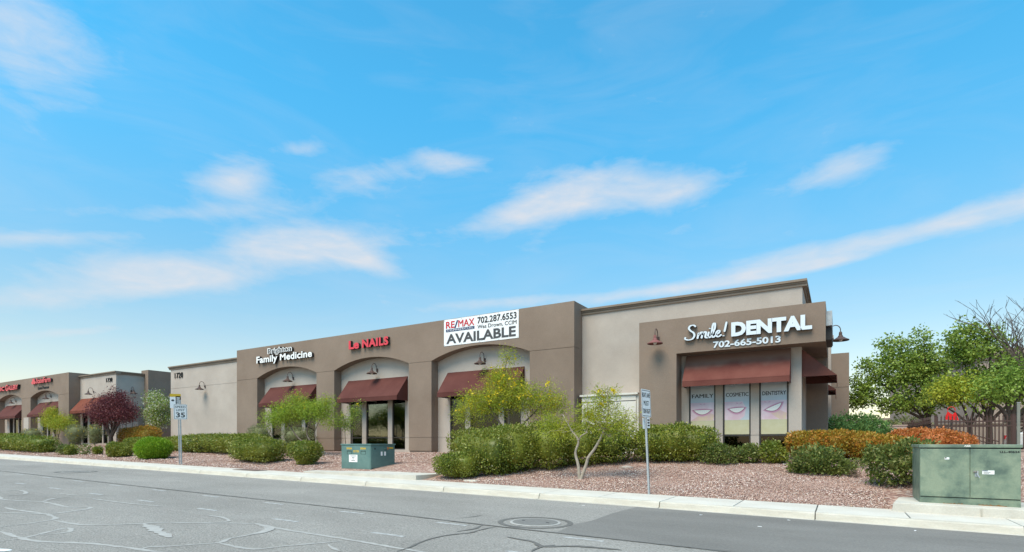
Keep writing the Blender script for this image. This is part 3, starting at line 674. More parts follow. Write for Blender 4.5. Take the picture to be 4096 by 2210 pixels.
flat_text('COMMERCIAL', bx(.045,.415,.395,.455), yt-.003, white, e, .0, spacing=1.2)
flat_text('702.287.6553', bx(.47,.975,.07,.31), yt, blackp, e, .018); flat_text('Wes Drown, CCIM', bx(.47,.975,.36,.52), yt, blackp, e, .008)
flat_text('AVAILABLE', bx(.035,.965,.565,.93), yt, greyp, e, .03)
for u in (.01,.25,.5,.75,.99):
    for v in (.03,.97): MB().tube([(X0+bw*u,yb-.014,Z0+bh*v),(X0+bw*u,yb+.01,Z0+bh*v)], .018, 8).build('grommet', galv, e)
# dental letters
YA = 21.5
e = empty('letter_sign', (-3,YA,3.95), 'large white dental channel letters with script word and phone number on the pavilion header', 'sign')
channel_letters('DENTAL', (-3.42,-.81,4.31,4.83), YA-.02, .13, (silver,darkret), e, .055)
channel_letters('702-665-5013', (-4.08,-1.79,3.96,4.21), YA-.006, .03, (silver,darkret), e, .03)
def script_word(strokes, box, y, depth, width, parent):
    """brush-script letters: each letter a flattened tube along its strokes, pale face over a dark back"""
    allp = [p for l in strokes for s in l for p in s]; xs_ = [p[0] for p in allp]; zs_ = [p[1] for p in allp]
    sx = (box[1]-box[0])/(max(xs_)-min(xs_)); sz = (box[3]-box[2])/(max(zs_)-min(zs_))
    for l in strokes:
        back, face = MB(), MB()
        for s in l:
            P = [Vector((box[0]+(p[0]-min(xs_))*sx, 0, box[2]+(p[1]-min(zs_))*sz)) for p in s]; Q = []
            for i in range(len(P)-1):
                p0,p1,p2,p3 = P[max(i-1,0)],P[i],P[i+1],P[min(i+2,len(P)-1)]
                for j in range(7):
                    t = j/7; Q.append(.5*((2*p1)+(p2-p0)*t+(2*p0-5*p1+4*p2-p3)*t*t+(3*p1-p0-3*p2+p3)*t**3))
            Q.append(P[-1]); n = len(Q)
            for mbx, wd, ya, yb_ in ((back, width*1.22, y-depth+.012, y), (face, width, y-depth, y-depth+.012)):
                vv = []
                for i, p in enumerate(Q):
                    d = Q[min(i+1,n-1)]-Q[max(i-1,0)]; d = d.normalized() if d.length > 1e-7 else Vector((1,0,0)); a_ = Vector((-d.z,0,d.x))
                    hw = wd*.5*(.62+.55*abs(d.z))*(.6 if i in (0,n-1) else 1)
                    for sg in (-1,1):
                        for yy in (ya, yb_): vv.append((p.x+a_.x*hw*sg, yy, p.z+a_.z*hw*sg))
                ff = []
                for i in range(n-1):
                    k = 4*i; ff += [(k,k+4,k+6,k+2),(k+1,k+3,k+7,k+5),(k,k+1,k+5,k+4),(k+2,k+6,k+7,k+3)]
                ff += [(0,2,3,1),(4*n-4,4*n-3,4*n-1,4*n-2)]
                mbx.add(vv, ff)
        o = back.build('letter', darkret, parent); face.build('letter_face', silver, o)
SMILE = [[[(1.45,2.45),(1.15,2.75),(.7,2.7),(.5,2.3),(.75,1.85),(1.15,1.45),(1.25,.95),(.95,.45),(.4,.35),(.0,.55),(.05,.85)]],
         [[(1.65,.4),(1.85,1.4)],[(1.85,1.0),(2.15,1.42),(2.35,1.3),(2.2,.4)],[(2.28,.95),(2.6,1.42),(2.82,1.3),(2.72,.6),(2.95,.42),(3.1,.6)]],
         [[(3.2,1.4),(3.08,.7),(3.25,.42),(3.5,.62)],[(3.3,1.85),(3.34,1.98)]],
         [[(3.55,.8),(3.95,1.8),(4.0,2.6),(3.8,2.65),(3.65,2.0),(3.55,.8),(3.75,.42),(4.05,.65)]],
         [[(4.15,.8),(4.5,1.05),(4.6,1.35),(4.38,1.42),(4.15,1.05),(4.18,.6),(4.45,.42),(4.85,.75)]],
         [[(5.5,2.75),(5.2,1.1)],[(5.1,.55),(5.08,.42)]]]
script_word(SMILE, (-5.08,-3.58,4.34,4.88), YA-.02, .12, .062, e)
# sign cabinet on the right end of the header
e = empty('wall_sign', (-.41,23,4.0), 'dark sign cabinet seen edge-on at the right end of the pavilion header', 'sign')
MB().box(-.405,-.22,21.75,23.9,4.45,4.95).build('cabinet', galv, e); MB().box(-.405,-.24,21.9,23.7,3.98,4.40).build('letter_row', darkret, e)
for i in range(6): MB().box(-.24,-.215,21.95+i*.3,22.15+i*.3,4.02,4.36).build('letter', greyp, e)
# distant building signs
Y3 = 21.8
e = empty('letter_sign', (-66,Y3,5.7), 'red channel letter sign with three oval emblem and black name line on the distant arcade', 'sign')
def oval(cx, cz, rx, rz, y, depth, m, nm, par, local=False):
    n = 24; mb = MB()
    P = [(cx+rx*math.cos(t*2*math.pi/n), cz+rz*math.sin(t*2*math.pi/n)) for t in range(n)]
    mb.prism(P, y-depth, y); mb.m[1:] = [1]*(len(mb.m)-1)
    mb.build(nm, [m, darkret], par, local=local)
oval(-67.66,6.60,.30,.16,Y3-.02,.15,redf,'emblem_oval',e); oval(-67.86,6.36,.30,.16,Y3-.02,.153,redf,'emblem_oval',e); oval(-67.44,6.36,.30,.16,Y3-.02,.147,redf,'emblem_oval',e)
channel_letters('StateFarm', (-66.98,-63.62,6.22,6.72), Y3-.02, .18, (redf,darkret), e, .03)
flat_text('Leon Pearson', (-67.05,-64.5,5.66,5.94), Y3-.004, blackp, e, .03, thick=.03)
e = empty('letter_sign', (-75,Y3,5.9), 'red and black gallery channel letters at the left end of the distant arcade', 'sign')
channel_letters('GRAPHIC', (-79.9,-74.95,5.92,6.38), Y3-.02, .22, (redf,darkret), e, .04)
channel_letters('G', (-74.7,-74.05,5.86,6.52), Y3-.02, .22, (redf,darkret), e, .04)
channel_letters('ALLERY', (-74.0,-71.35,5.92,6.40), Y3-.02, .22, (redf,darkret), e, .04)

# ------------------------------------------------------------------ dental window posters
sky_p = mat('pale blue print', (.44,.49,.54), .45, (.52,.56,.60), 1.2)
cream_p = mat('cream print', (.47,.44,.27), .5, (.54,.51,.36), 2.0, fine=.06, fscale=40)
skin_p = mat('pink skin print', (.62,.42,.48), .5, (.70,.58,.62), 2.2)
skin2_p = mat('warm skin print', (.62,.50,.34), .5, (.58,.36,.44), 2.5)
lip_p = mat('lip print', (.56,.29,.40), .45); mouth_p = mat('mouth print', (.27,.10,.14), .5); tooth_p = mat('tooth print', (.74,.73,.70), .4)
def crescent(cx, cz, w_, up, dn, tilt, n=16):
    """lens shape between an upper and a lower curve"""
    P = []
    for i in range(n+1): t = -1+2*i/n; P.append((t*w_, -dn*(1-t*t)+.10*w_*t*t))
    for i in range(n-1,0,-1): t = -1+2*i/n; P.append((t*w_, up*(1-t*t)+.10*w_*t*t))
    c, s_ = math.cos(tilt), math.sin(tilt)
    return [(cx+x*c-z*s_, cz+x*s_+z*c) for x, z in P]
PW = [(-5.105,-4.205,'FAMILY','first'),(-3.825,-2.935,'COSMETIC','middle'),(-2.535,-1.655,'DENTISTRY','last')]
for i, (x0, x1, word, nth) in enumerate(PW):
    e = empty('window_poster', ((x0+x1)/2,22.37,.73), 'dental poster with a smiling mouth and the word %s' % word.lower(), 'poster', 'dental posters in the pavilion windows')
    y = 22.374; zt = 2.89; cx = (x0+x1)/2; hw = (x1-x0)/2
    MB().box(x0,x1,y-.003,y,1.99,zt).build('word_panel', sky_p, e); MB().box(x0,x1,y-.003,y,.73,1.28).build('cream_panel', cream_p, e)
    MB().box(x0,x1,y-.003,y,1.28,1.99).build('photo_panel', skin_p if i != 1 else sky_p, e)
    flat_text(word, (x0+.05,x1-.03,2.18,2.33), y-.003, blackp, e, .02)
    if i == 1:
        MB().prism([(x0,1.30),(x0+.1,1.285),(cx+.1,1.285),(cx+.27,1.42),(cx+.33,1.72),(cx+.2,1.985),(x0,1.985)], y-.005, y-.003).build('face_print', skin_p, e)
    else:
        MB().prism([(x0+.02+.30*i,1.29),(x1-.05,1.285),(x1-.01,1.5),(cx+.2,1.62),(cx-.1,1.5)], y-.005, y-.003).build('chin_print', skin2_p, e)
    tilt = (0.0, .06, .42)[i]; zc = (1.66,1.70,1.74)[i]; ww = (.36,.31,.33)[i]
    for nm, sc_, m, dy in (('lips',1.16,lip_p,.007),('mouth',1.0,mouth_p,.009)):
        MB().prism(crescent(cx+.0,zc,ww*sc_,.06*sc_**3,.16*sc_**2,tilt), y-dy, y-dy+.002).build(nm, m, e)
    MB().prism(crescent(cx+.0,zc,ww*.90,.04,.135,tilt), y-.011, y-.009).build('teeth', tooth_p, e)
    for k in range(-3,4):
        c_, s_ = math.cos(tilt), math.sin(tilt); px = k*.075*ww/.33
        MB().box(cx+px*c_-.003, cx+px*c_+.003, y-.0125, y-.011, zc+px*s_-.06, zc+px*s_+.01).build('tooth_line', skin_p, e)
    nz_ = (1.965,1.955,1.96)[i]; nx0 = (0,.08,-.22)[i]
    for k in (-1,1): MB().prism(crescent(cx+nx0+k*.07,nz_-.03,.05,.012,.018,k*.3), y-.007, y-.005).build('nostril', lip_p, e)

# ------------------------------------------------------------------ things seen through the glass
e = empty('salon_chair', (-22.0,23.45,0), 'pale high-backed chair with wheel seen through the middle salon window', 'chair')
MB().box(-22.45,-21.5,23.5,23.68,.75,1.42).build('backrest', whitep, e, bevel=.04); MB().box(-22.45,-21.5,23.15,23.5,.55,.75).build('seat', whitep, e, bevel=.04); MB().box(-22.3,-21.7,23.2,23.5,0,.55).build('base', greyp, e)
MB().tube([(-22.0+.14*math.cos(t*.524),23.12,.86+.14*math.sin(t*.524)) for t in range(13)], .014, 6).build('wheel_rim', galv, e)
e = empty('floor_sign', (-23.2,23.6,0), 'yellow topped stand seen through the middle salon window', 'stand')
MB().box(-23.42,-22.98,23.6,23.64,1.75,1.98).build('board', yellowp, e); MB().tube([(-23.2,23.62,0),(-23.2,23.62,1.75)], .02, 6).build('post', galv, e); MB().box(-23.35,-23.05,23.5,23.75,0,.03).build('foot', greyp, e)
e = empty('flower_box', (-24.4,23.3,0), 'red flowers in a box behind the left salon window', 'flowers')
MB().box(-24.8,-24.0,23.2,23.45,0,.3).build('box', darkret, e)
rf = random.Random(3); mb = MB()
for k in range(40):
    x, y, z = rf.uniform(-24.8,-24.0), rf.uniform(23.15,23.45), rf.uniform(.3,.62); mb.lathe([(0,.03),(.035,.01),(.03,-.02),(0,-.03)], (x,y,z), 6)
mb.build('flowers', redp, e)['kind'] = 'stuff'

# ================================================================== STREET FURNITURE
def perforated_post(parent, h, w_=.05, m=galv, holes=True):
    MB().box(-w_/2,w_/2,-w_/2,w_/2,-.25,h).build('post', m, parent, local=True)
    if holes:
        mb = MB()
        for k in range(int(h/.05)): mb.box(-.011,.011,-w_/2-.0015,-w_/2+.001,.04+k*.05-.012,.04+k*.05+.012); mb.box(w_/2-.001,w_/2+.0015,-.011,.011,.04+k*.05-.012,.04+k*.05+.012)
        o = mb.build('post_holes', blackp, parent, local=True); o['kind'] = 'stuff'
def rsheet(x0, x1, z0, z1, r, y0, y1):
    P = []
    for cx, cz, a0 in ((x1-r,z0+r,-90),(x1-r,z1-r,0),(x0+r,z1-r,90),(x0+r,z0+r,180)):
        for k in range(5): t = R(a0+k*22.5); P.append((cx+r*math.cos(t), cz+r*math.sin(t)))
    return MB().prism(P, y0, y1)
def frame_line(x0, x1, z0, z1, t, y):
    return MB().box(x0,x1,y-.001,y,z0,z0+t).box(x0,x1,y-.001,y,z1-t,z1).box(x0,x0+t,y-.001,y,z0+t,z1-t).box(x1-t,x1,y-.001,y,z0+t,z1-t)
# speed limit
X, Y = -28.27, 14.89
e = empty('speed_limit_sign', (X,Y,zs(X)), 'speed limit 35 sign on a slim grey post beside the sidewalk', 'sign', rz=R(78)); e.rotation_euler = (0, R(-1.2), R(78))
perforated_post(e, 3.25, .055, holes=False)
p = rsheet(-.305,.305,2.27,3.03,.04,-.034,-.030).build('panel', white, e, local=True)
frame_line(-.28,.28,2.295,3.005,.014,-.0345).build('border', blackp, p, local=True)
flat_text('SPEED', (-.235,.235,2.84,2.945), -.035, blackp, p, .004, local=True); flat_text('LIMIT', (-.19,.19,2.685,2.785), -.035, blackp, p, .004, local=True); flat_text('35', (-.20,.20,2.37,2.62), -.035, blackp, p, .02, local=True)
# transit stop blade behind it
X, Y = -28.75, 15.05
e = empty('bus_stop_sign', (X,Y,gz(X,Y)), 'narrow white and black bus stop blade with yellow top behind the speed limit sign', 'sign'); e.rotation_euler = (0, R(-1.2), R(72))
perforated_post(e, 3.36, .05, holes=False)
p = MB().box(-.36,-.11,-.034,-.030,2.83,3.55).build('panel', white, e, local=True); MB().box(-.11,.12,-.034,-.030,2.83,3.55).build('route_panel', blackp, e, local=True)
MB().box(-.36,-.11,-.036,-.034,3.40,3.55).build('yellow_band', yellowp, p, local=True); MB().box(-.11,.12,-.036,-.034,3.44,3.55).build('yellow_band', yellowp, p, local=True)
oval(-.235,3.22,.07,.05,-.034,.002,greyp,'emblem',p,local=True)
for k in range(5): MB().box(-.07,.07,-.036,-.034,2.92+k*.1,2.97+k*.1).build('route_line', white, p, local=True)
# right lane must turn right
X, Y = -4.48, 14.76
e = empty('lane_sign', (X,Y,zs(X)), 'narrow-looking right lane must turn right sign on a leaning perforated steel post', 'sign'); e.rotation_euler = (0, 0, 0)
e.rotation_mode = 'QUATERNION'; e.rotation_quaternion = Matrix.Rotation(R(-2.6),3,'Y').to_quaternion() @ Matrix.Rotation(R(84),3,'Z').to_quaternion()
perforated_post(e, 2.86, .05)
p = rsheet(-.305,.305,2.12,2.88,.04,-.034,-.030).build('panel', white, e, local=True)
frame_line(-.28,.28,2.145,2.855,.014,-.0345).build('border', blackp, p, local=True)
flat_text('RIGHT LANE', (-.25,.25,2.66,2.79), -.035, blackp, p, .004, local=True); flat_text('MUST', (-.17,.17,2.435,2.57), -.035, blackp, p, .004, local=True); flat_text('TURN RIGHT', (-.25,.25,2.22,2.35), -.035, blackp, p, .004, local=True)
p = MB().box(-.15,.15,.028,.032,1.80,2.10).build('small_panel', white, e, local=True)
p2 = MB().box(.0,.19,-.034,-.030,1.82,2.11).build('small_panel', white, e, local=True)
for k in range(3): MB().box(.03,.16,-.036,-.034,1.87+k*.075,1.91+k*.075).build('print_line', blackp, p2, local=True)

# ------------------------------------------------------------------ utility cabinets
XP, YP = -18.34, 16.3; PT = -.735
e = empty('concrete_pad', (-15.6,16.3,PT-.2), 'long raised concrete pad carrying the small teal utility cabinet', 'pad')
mb = MB(); mb.add([(-19.0,14.88,PT-.02),(-12.7,14.62,PT-.005),(-12.45,17.2,PT),(-12.6,18.2,PT),(-18.9,18.2,PT)]+[(-19.0,14.88,PT-.5),(-12.7,14.62,PT-.5),(-12.45,17.2,PT-.5),(-12.6,18.2,PT-.5),(-18.9,18.2,PT-.5)],
   [(0,1,2,3,4),(0,5,6,1),(1,6,7,2),(2,7,8,3),(3,8,9,4),(4,9,5,0)]); mb.build('slab', padm, e)
MB().box(-15.4,-13.4,16.9,17.7,PT+.001,PT+.012).build('vault_lid', rustplate, e)
def cabinet_txt(p, *a, **k): return flat_text(*a, p, **k)
e = empty('utility_cabinet', (-17.47,17,PT), 'small teal green utility cabinet with white warning placard on the long pad', 'cabinet')
B1('body', green2, e, -18.34,-16.6,16.3,17.72,PT,PT+1.05, bevel=.012); B1('lid', green2, e, -18.37,-16.57,16.27,17.75,PT+1.05,PT+1.10, bevel=.012)
B1('base_gap', dkgreen, e, -16.6,-16.597,16.36,17.68,PT+.075,PT+.088)
B1('door', green2, e, -18.30,-16.64,16.288,16.3,PT+.05,PT+1.02, bevel=.004); B1('side_door', green2, e, -16.6,-16.588,16.34,17.68,PT+.10,PT+1.0, bevel=.004)
yf = 16.287
for x in (-17.98,-17.16):
    o = B1('latch_recess', dkgreen, e, x,x+.28,yf-.004,yf,PT+.66,PT+.81); B1('latch_plate', green2, o, x+.03,x+.27,yf-.008,yf-.004,PT+.665,PT+.78)
    flat_text('SW5444', (x-.03,x+.29,PT+.86,PT+.95), yf, yellowp, e, .03)
flat_text('SC1720', (-17.6,-17.28,PT+.74,PT+.83), yf, yellowp, e, .03)
o = B1('placard', white, e, -17.86,-17.36,yf-.004,yf,PT+.33,PT+.64)
for k, w_ in enumerate((.17,.08,.04,.11)): B1('print_line', greyp, o, -17.61-w_,-17.61+w_,yf-.006,yf-.004,PT+.575-.062*k,PT+.60-.062*k)
xf = -16.586
for y0 in (16.86,17.06): B1('sticker', white, e, xf,xf+.004,y0,y0+.1,PT+.60,PT+.77)
B1('keyhole', blackp, e, xf,xf+.006,16.5,16.55,PT+.86,PT+.93); B1('lock_box', green2, e, xf,xf+.05,17.05,17.2,PT+.87,PT+.93)
B1('sticker', orangep, e, xf,xf+.004,17.23,17.32,PT+.86,PT+.96); B1('sticker', yellowp, e, xf,xf+.004,17.36,17.60,PT+.89,PT+.95)

e = empty('concrete_pad', (3.2,15.2,zs(2)), 'sloping raised concrete pad under the large green transformer', 'pad')
def zpad(x): return zs(x)+.19
q = [(1.00,14.40),(6.5,14.40),(6.5,17.0),(1.35,17.0)]; q2 = [(.92,14.36),(6.55,14.36),(6.55,17.05),(1.27,17.05)]
mb = MB(); mb.add([(x,y,zpad(x)) for x,y in q]+[(x,y,zpad(x)-.5) for x,y in q2], [(0,1,2,3),(0,4,5,1),(1,5,6,2),(2,6,7,3),(3,7,4,0)]); mb.build('slab', padm, e, bevel=.02)
B1('form_joint', curbm, e, 2.46,2.475,14.364,14.385,zpad(2.4)-.18,zpad(2.4)-.02)
TZ = zpad(2.3)-.0; TX0, TX1, TY0, TY1 = 1.506, 3.165, 14.85, 16.25
e = empty('transformer_cabinet', ((TX0+TX1)/2,15.5,TZ), 'large green transformer cabinet with two doors and LLL-40624 stencil', 'transformer')
B1('body', green, e, TX0,TX1,TY0,TY1,TZ-.02,TZ+1.20, bevel=.008)
B1('lid', green, e, TX0-.02,TX1+.02,TY0-.03,TY1+.02,TZ+1.205,TZ+1.275, bevel=.012)
B1('top_gap', dkgreen, e, TX0+.01,TX1-.01,TY0-.004,TY0,TZ+1.185,TZ+1.205)
B1('skirt_gap', dkgreen, e, TX0+.01,TX1-.01,TY0-.005,TY0,TZ+.135,TZ+.148)
dxm = (TX0+TX1)/2+.02
for x0, x1 in ((TX0+.006,dxm-.008),(dxm+.008,TX1-.006)):
    d = B1('door', green, e, x0,x1,TY0-.02,TY0,TZ+.15,TZ+1.18, bevel=.006)
    if x0 > dxm:
        B1('handle_plate', galv, d, x0+.07,x0+.13,TY0-.028,TY0-.02,TZ+.60,TZ+.72); MB().tube([(x0+.10,TY0-.03,TZ+.66),(x0+.10,TY0-.07,TZ+.66),(x0+.14,TY0-.08,TZ+.58)], .012, 8).build('handle', galv, d)
        MB().tube([(x0+.05,TY0-.03,TZ+.70),(x0+.10,TY0-.05,TZ+.705)], .022, 8).build('padlock', iron, d)
        s_ = B1('sticker', white, d, x0+.19,x0+.385,TY0-.024,TY0-.0202,TZ+.655,TZ+.735); B1('sticker_band', navyp, s_, x0+.192,x0+.28,TY0-.0255,TY0-.024,TZ+.72,TZ+.733)
        for k in range(3): B1('print_line', greyp, s_, x0+.21,x0+.30+.02*k,TY0-.0255,TY0-.024,TZ+.668+.016*k,TZ+.674+.016*k)
        flat_text('LLL-40624', (x0+.47,x1-.02,TZ+1.10,TZ+1.145), TY0-.0205, blackp, d, .03)
    else:
        s_ = B1('sticker', white, d, x0+.42,x0+.50,TY0-.024,TY0-.0202,TZ+.955,TZ+1.0); B1('sticker_band', greyp, s_, x0+.425,x0+.455,TY0-.0255,TY0-.024,TZ+.975,TZ+.997)
flat_text('ABB', (dxm-.10,dxm+.01,TZ+1.228,TZ+1.258), TY0-.0305, bulbm, e, .04)
rr = random.Random(8)
for x0, x1 in ((1.9,2.25),(2.5,2.95)):           # rust creeping up from the foot
    P = [(x0,TZ-.018)]+[(x1-(x1-x0)*(1-k/14.),TZ-.018) for k in (14,)]+[(x1-(x1-x0)*k/14., TZ+.003+rr.random()*.026) for k in range(15)]
    MB().prism(P, TY0-.0035, TY0-.001).build('rust_patch', rust, e)
# white electrical enclosure on the beige wall
e = empty('electrical_enclosure', (-8.7,22.9,0), 'white metal electrical enclosure on the beige wall behind the flowering tree', 'cabinet')
B1('body', whitep, e, -9.97,-7.45,22.72,23.178,-.1,2.48); B1('cap', whitep, e, -10.05,-7.37,22.64,23.178,2.48,2.56)
for k in range(3): B1('door', whitep, e, -9.93+.83*k,-9.93+.83*k+.80,22.705,22.72,.1,2.2, bevel=.004)
B1('top_panel', whitep, e, -9.93,-7.49,22.71,22.72,2.24,2.44); B1('shadow_gap', greyp, e, -9.95,-7.47,22.715,22.72,2.2,2.24)
B1('side_post', whitep, e, -7.44,-7.36,22.75,22.85,-.1,2.48)

# stones on the gravel
for i, (x, y, s_, lb) in enumerate([(-6.45,18.6,.16,'pale rounded rock beside the leaning sign, at the hedge foot'),(-9.9,15.5,.10,'small pale rock before the long clipped hedge'),(-25.4,21.2,.16,'pale rock at the pier foot behind the teal cabinet'),(-3.25,20.9,.14,'low grey rock between the shrubs before the poster windows')]):
    rq = random.Random(20+i); mb = MB()
    mb.lathe([(0,.75),(.6,.6),(1.0,.1),(.9,-.4),(0,-.5)], (0,0,0), 9); mb.v = [(a_*(.85+.3*rq.random()),b_*(.7+.3*rq.random()),c_*(.55+.1*rq.random())) for a_,b_,c_ in mb.v]
    o = mb.build('rock', stonem, None, local=True, smooth=True); o.location = (x,y,gz(x,y)+s_*.1); o.scale = (s_*1.5,s_,s_); tag(o, lb, 'rock')
e = empty('irrigation_box', (-10.7,15.15,gz(-10.7,15.15)), 'flat grey irrigation box set in gravel before the small cube hedge', 'box')
MB().box(-.25,.25,-.14,.14,-.05,.03).build('lid', conc, e, local=True, bevel=.01)

# ================================================================== BEYOND THE FENCE
def fence(label, p0, p1, base, h, spacing, group, posts=2.3):
    p0, p1 = Vector(p0), Vector(p1); L = (p1-p0).length; d = (p1-p0)/L; ang = math.atan2(d.y, d.x)
    e = empty('iron_fence', (p0.x,p0.y,base), label, 'fence', group, ang)
    for z in (.12, h-.36, h-.18): MB().box(0,L,-.025,.025,z-.026,z+.026).build('rail', fencem, e, local=True)
    pm = MB().box(-.018,.018,-.018,.018,.04,h-.06).prism([(-.011,h-.06),(.011,h-.06),(.024,h-.02),(0,h+.09),(-.024,h-.02)], -.008, .008)
    n = int(L/spacing); o = pm.build('picket', fencem, e, local=True); o.location = (spacing*.5,0,0); pme = o.data
    for k in range(1, n): link('picket', pme, e).location = (spacing*(k+.5),0,0)
    po = None
    for k in range(int(L/posts)+1):
        if po is None: po = MB().box(-.04,.04,-.04,.04,-.3,h+.05).box(-.05,.05,-.05,.05,h+.05,h+.08).build('post', fencem, e, local=True)
        else: link('post', po.data, e).location = (posts*k,0,0)
    return e
fence('dark brown iron fence with spear tips behind the green transformer', (3.24,27), (9.4,27), -.05, 1.45, .115, 'iron fences')
fence('dark brown iron fence running back beside the pinkish wall', (2.72,33.5), (3.16,27.5), -.05, 1.42, .16, 'iron fences')
e = empty('handrail', (4.5,29,0), 'dark sloping ramp handrail behind the iron fence', 'handrail')
for k in range(3): MB().tube([(3.6,29,1.12-.17*k),(5.5,29,.46-.17*k)], .022, 8).build('rail', fencem, e)
for x, z in ((3.7,1.09),(4.6,.77),(5.4,.49)): MB().tube([(x,29,-.1),(x,29,z)], .022, 8).build('post', fencem, e)
e = empty('garden_wall', (1.9,31,0), 'low pinkish stucco wall between the building and the iron fence', 'wall')
MB().box(1.2,2.66,31,31.25,-.2,1.20).box(.3,1.2,31.4,31.6,-.2,1.02).build('wall', pinkwall, e); MB().box(1.15,2.69,30.97,31.28,1.2,1.25).build('cap', pinkwall, e)
e = empty('retaining_wall', (6,26.2,0), 'low pinkish retaining wall in front of the iron fence', 'wall')
MB().box(3.3,9.5,26.3,26.55,-.4,.12).build('wall', pinkwall, e); MB().box(3.27,9.53,26.27,26.58,.12,.16).build('cap', pinkwall, e)
e = empty('metal_post', (5.26,25,-.08), 'plain grey square post before the iron fence', 'post')
MB().box(5.22,5.30,24.96,25.04,-.3,1.77).build('shaft', mat('weathered post', (.17,.18,.155), .7, (.22,.23,.20), 6), e); MB().box(5.212,5.308,24.952,25.048,1.77,1.79).build('cap', galv, e)
e = empty('neighbour_building', (8,48,0), 'brown stucco neighbouring building with a flat cornice behind the bare trees', 'building', rz=R(14))
MB().box(0,22,0,16,-.4,6.3).build('wall', mat('neighbour stucco', (.30,.235,.19), .9, (.35,.28,.23), .6), e, local=True); MB().box(-.25,22.2,-.25,16.2,6.3,6.75).box(-.12,22.1,-.12,16.1,6.05,6.3).build('cornice', trim, e, local=True)
for k in range(5):
    wv = MB().box(1.5+4*k,3.8+4*k,-.06,.02,.9,2.6).build('window', dkmetal, e, local=True); MB().box(1.57+4*k,3.73+4*k,-.075,-.06,.97,2.53).build('pane', glass, wv, local=True)
e = empty('screen_wall', (7,40,0), 'tan stucco screen wall behind the fence and ramp', 'wall')
MB().box(3.9,16,40,40.3,-.2,1.45).build('wall', mat('tan stucco', (.36,.29,.235), .9, (.41,.335,.275), 1), e); MB().box(3.85,16.05,39.95,40.35,1.45,1.53).build('cap', trim, e)
e = empty('far_building', (6,112,0), 'far pale low building glimpsed under the leafy trees', 'building')
MB().box(-4,18,112,122,-1,4.2).build('wall', mat('far stucco', (.55,.52,.47), .9), e); MB().box(-4.3,18.3,111.7,122.3,4.2,4.75).build('roof', trim, e)
for k in range(6): MB().box(-2.5+3.4*k,-.6+3.4*k,111.95,112.02,1.0,2.8).build('window', dkmetal, e)
# red board
redb = mat('red sign panel', (.60,.012,.012), .5)
e = empty('red_board', (3.92,28.4,-.08), 'small bright red board with a hoop top on a post behind the fence corner', 'sign')
MB().tube([(3.92,28.4,-.2),(3.92,28.4,1.5)], .03, 8).build('post', dkmetal, e)
MB().prism([(3.72,1.36),(4.16,1.32),(4.10,1.52),(4.05,1.66),(3.95,1.56),(3.80,1.70),(3.74,1.52)], 28.37, 28.43).build('panel', redb, e)
MB().tube([(3.92+.13*math.cos(R(t)),28.4,1.72+.16*math.sin(R(t))) for t in range(0,181,20)], .014, 8).build('hoop', redb, e)
# parked car whose tail shows at the picture's edge
def car(x, y, z, label):
    e = empty('parked_car', (x,y,z), label, 'car')
    side = [(0,.38),(.05,.28),(.5,.24),(3.9,.24),(4.35,.30),(4.42,.55),(4.36,.78),(3.5,.90),(3.05,.95),(.55,.98),(.12,.92),(.02,.7)]
    mb = MB(); n = len(side)
    for yy, sc_ in ((0,.94),(.12,1),(1.66,1),(1.78,.94)):
        for px, pz in side: mb.v.append((2.2+(px-2.2)*(.99 if sc_ < 1 else 1), yy, .6+(pz-.6)*sc_))
    for r_ in range(3):
        for i in range(n): mb.f.append((r_*n+i, r_*n+(i+1)%n, (r_+1)*n+(i+1)%n, (r_+1)*n+i)); mb.m.append(0)
    mb.f += [tuple(range(n-1,-1,-1)), tuple(range(3*n,4*n))]; mb.m += [0,0]
    body = mb.build('body', carw, e, local=True, bevel=.03)
    cab = [(.35,.95),(.85,1.40),(1.3,1.47),(2.2,1.46),(2.75,1.30),(3.3,.93)]; mb = MB(); n = len(cab)
    for yy, s_ in ((.10,0),(.26,1),(1.52,1),(1.68,0)):
        for px, pz in cab: mb.v.append((px, yy if s_ == 0 or pz > 1 else yy, pz if s_ else .93+(pz-.93)*.12))
    for r_ in range(3):
        for i in range(n): mb.f.append((r_*n+i, r_*n+(i+1)%n, (r_+1)*n+(i+1)%n, (r_+1)*n+i)); mb.m.append(0)
    mb.build('cabin', carw, e, local=True, bevel=.02)
    gl = mat('car glass', (.015,.017,.018), .05, spec=.6)
    MB().add([(.62,.185,1.02),(2.95,.185,1.02),(2.55,.225,1.33),(1.05,.225,1.37)], [(0,1,2,3)]).build('side_window', gl, e, local=True)
    MB().add([(.33,.3,1.0),(.33,1.48,1.0),(.80,1.42,1.36),(.80,.36,1.36)], [(0,3,2,1)]).build('rear_window', gl, e, local=True)
    for wx_ in (.85,3.55):
        for wy in (.0,1.6):
            t = MB().tube([(wx_,wy,.31),(wx_,wy+.2,.31)], .31, 20).build('wheel', tyre, e, local=True); MB().tube([(wx_,wy-.006,.31),(wx_,wy+.206,.31)], .19, 14).build('rim', rimm, t, local=True)
    for wy in (.1,1.38): MB().box(-.005,.12,wy,wy+.3,.66,.84).build('tail_light', redp, e, local=True)
    for wy in (.1,1.38): MB().box(4.28,4.40,wy,wy+.3,.60,.74).build('headlight', lensm, e, local=True)
    MB().box(-.04,.2,.1,1.68,.32,.5).build('bumper', carw, e, local=True)
car(6.75, 33, -.07, 'white parked car showing one end behind the iron fence')

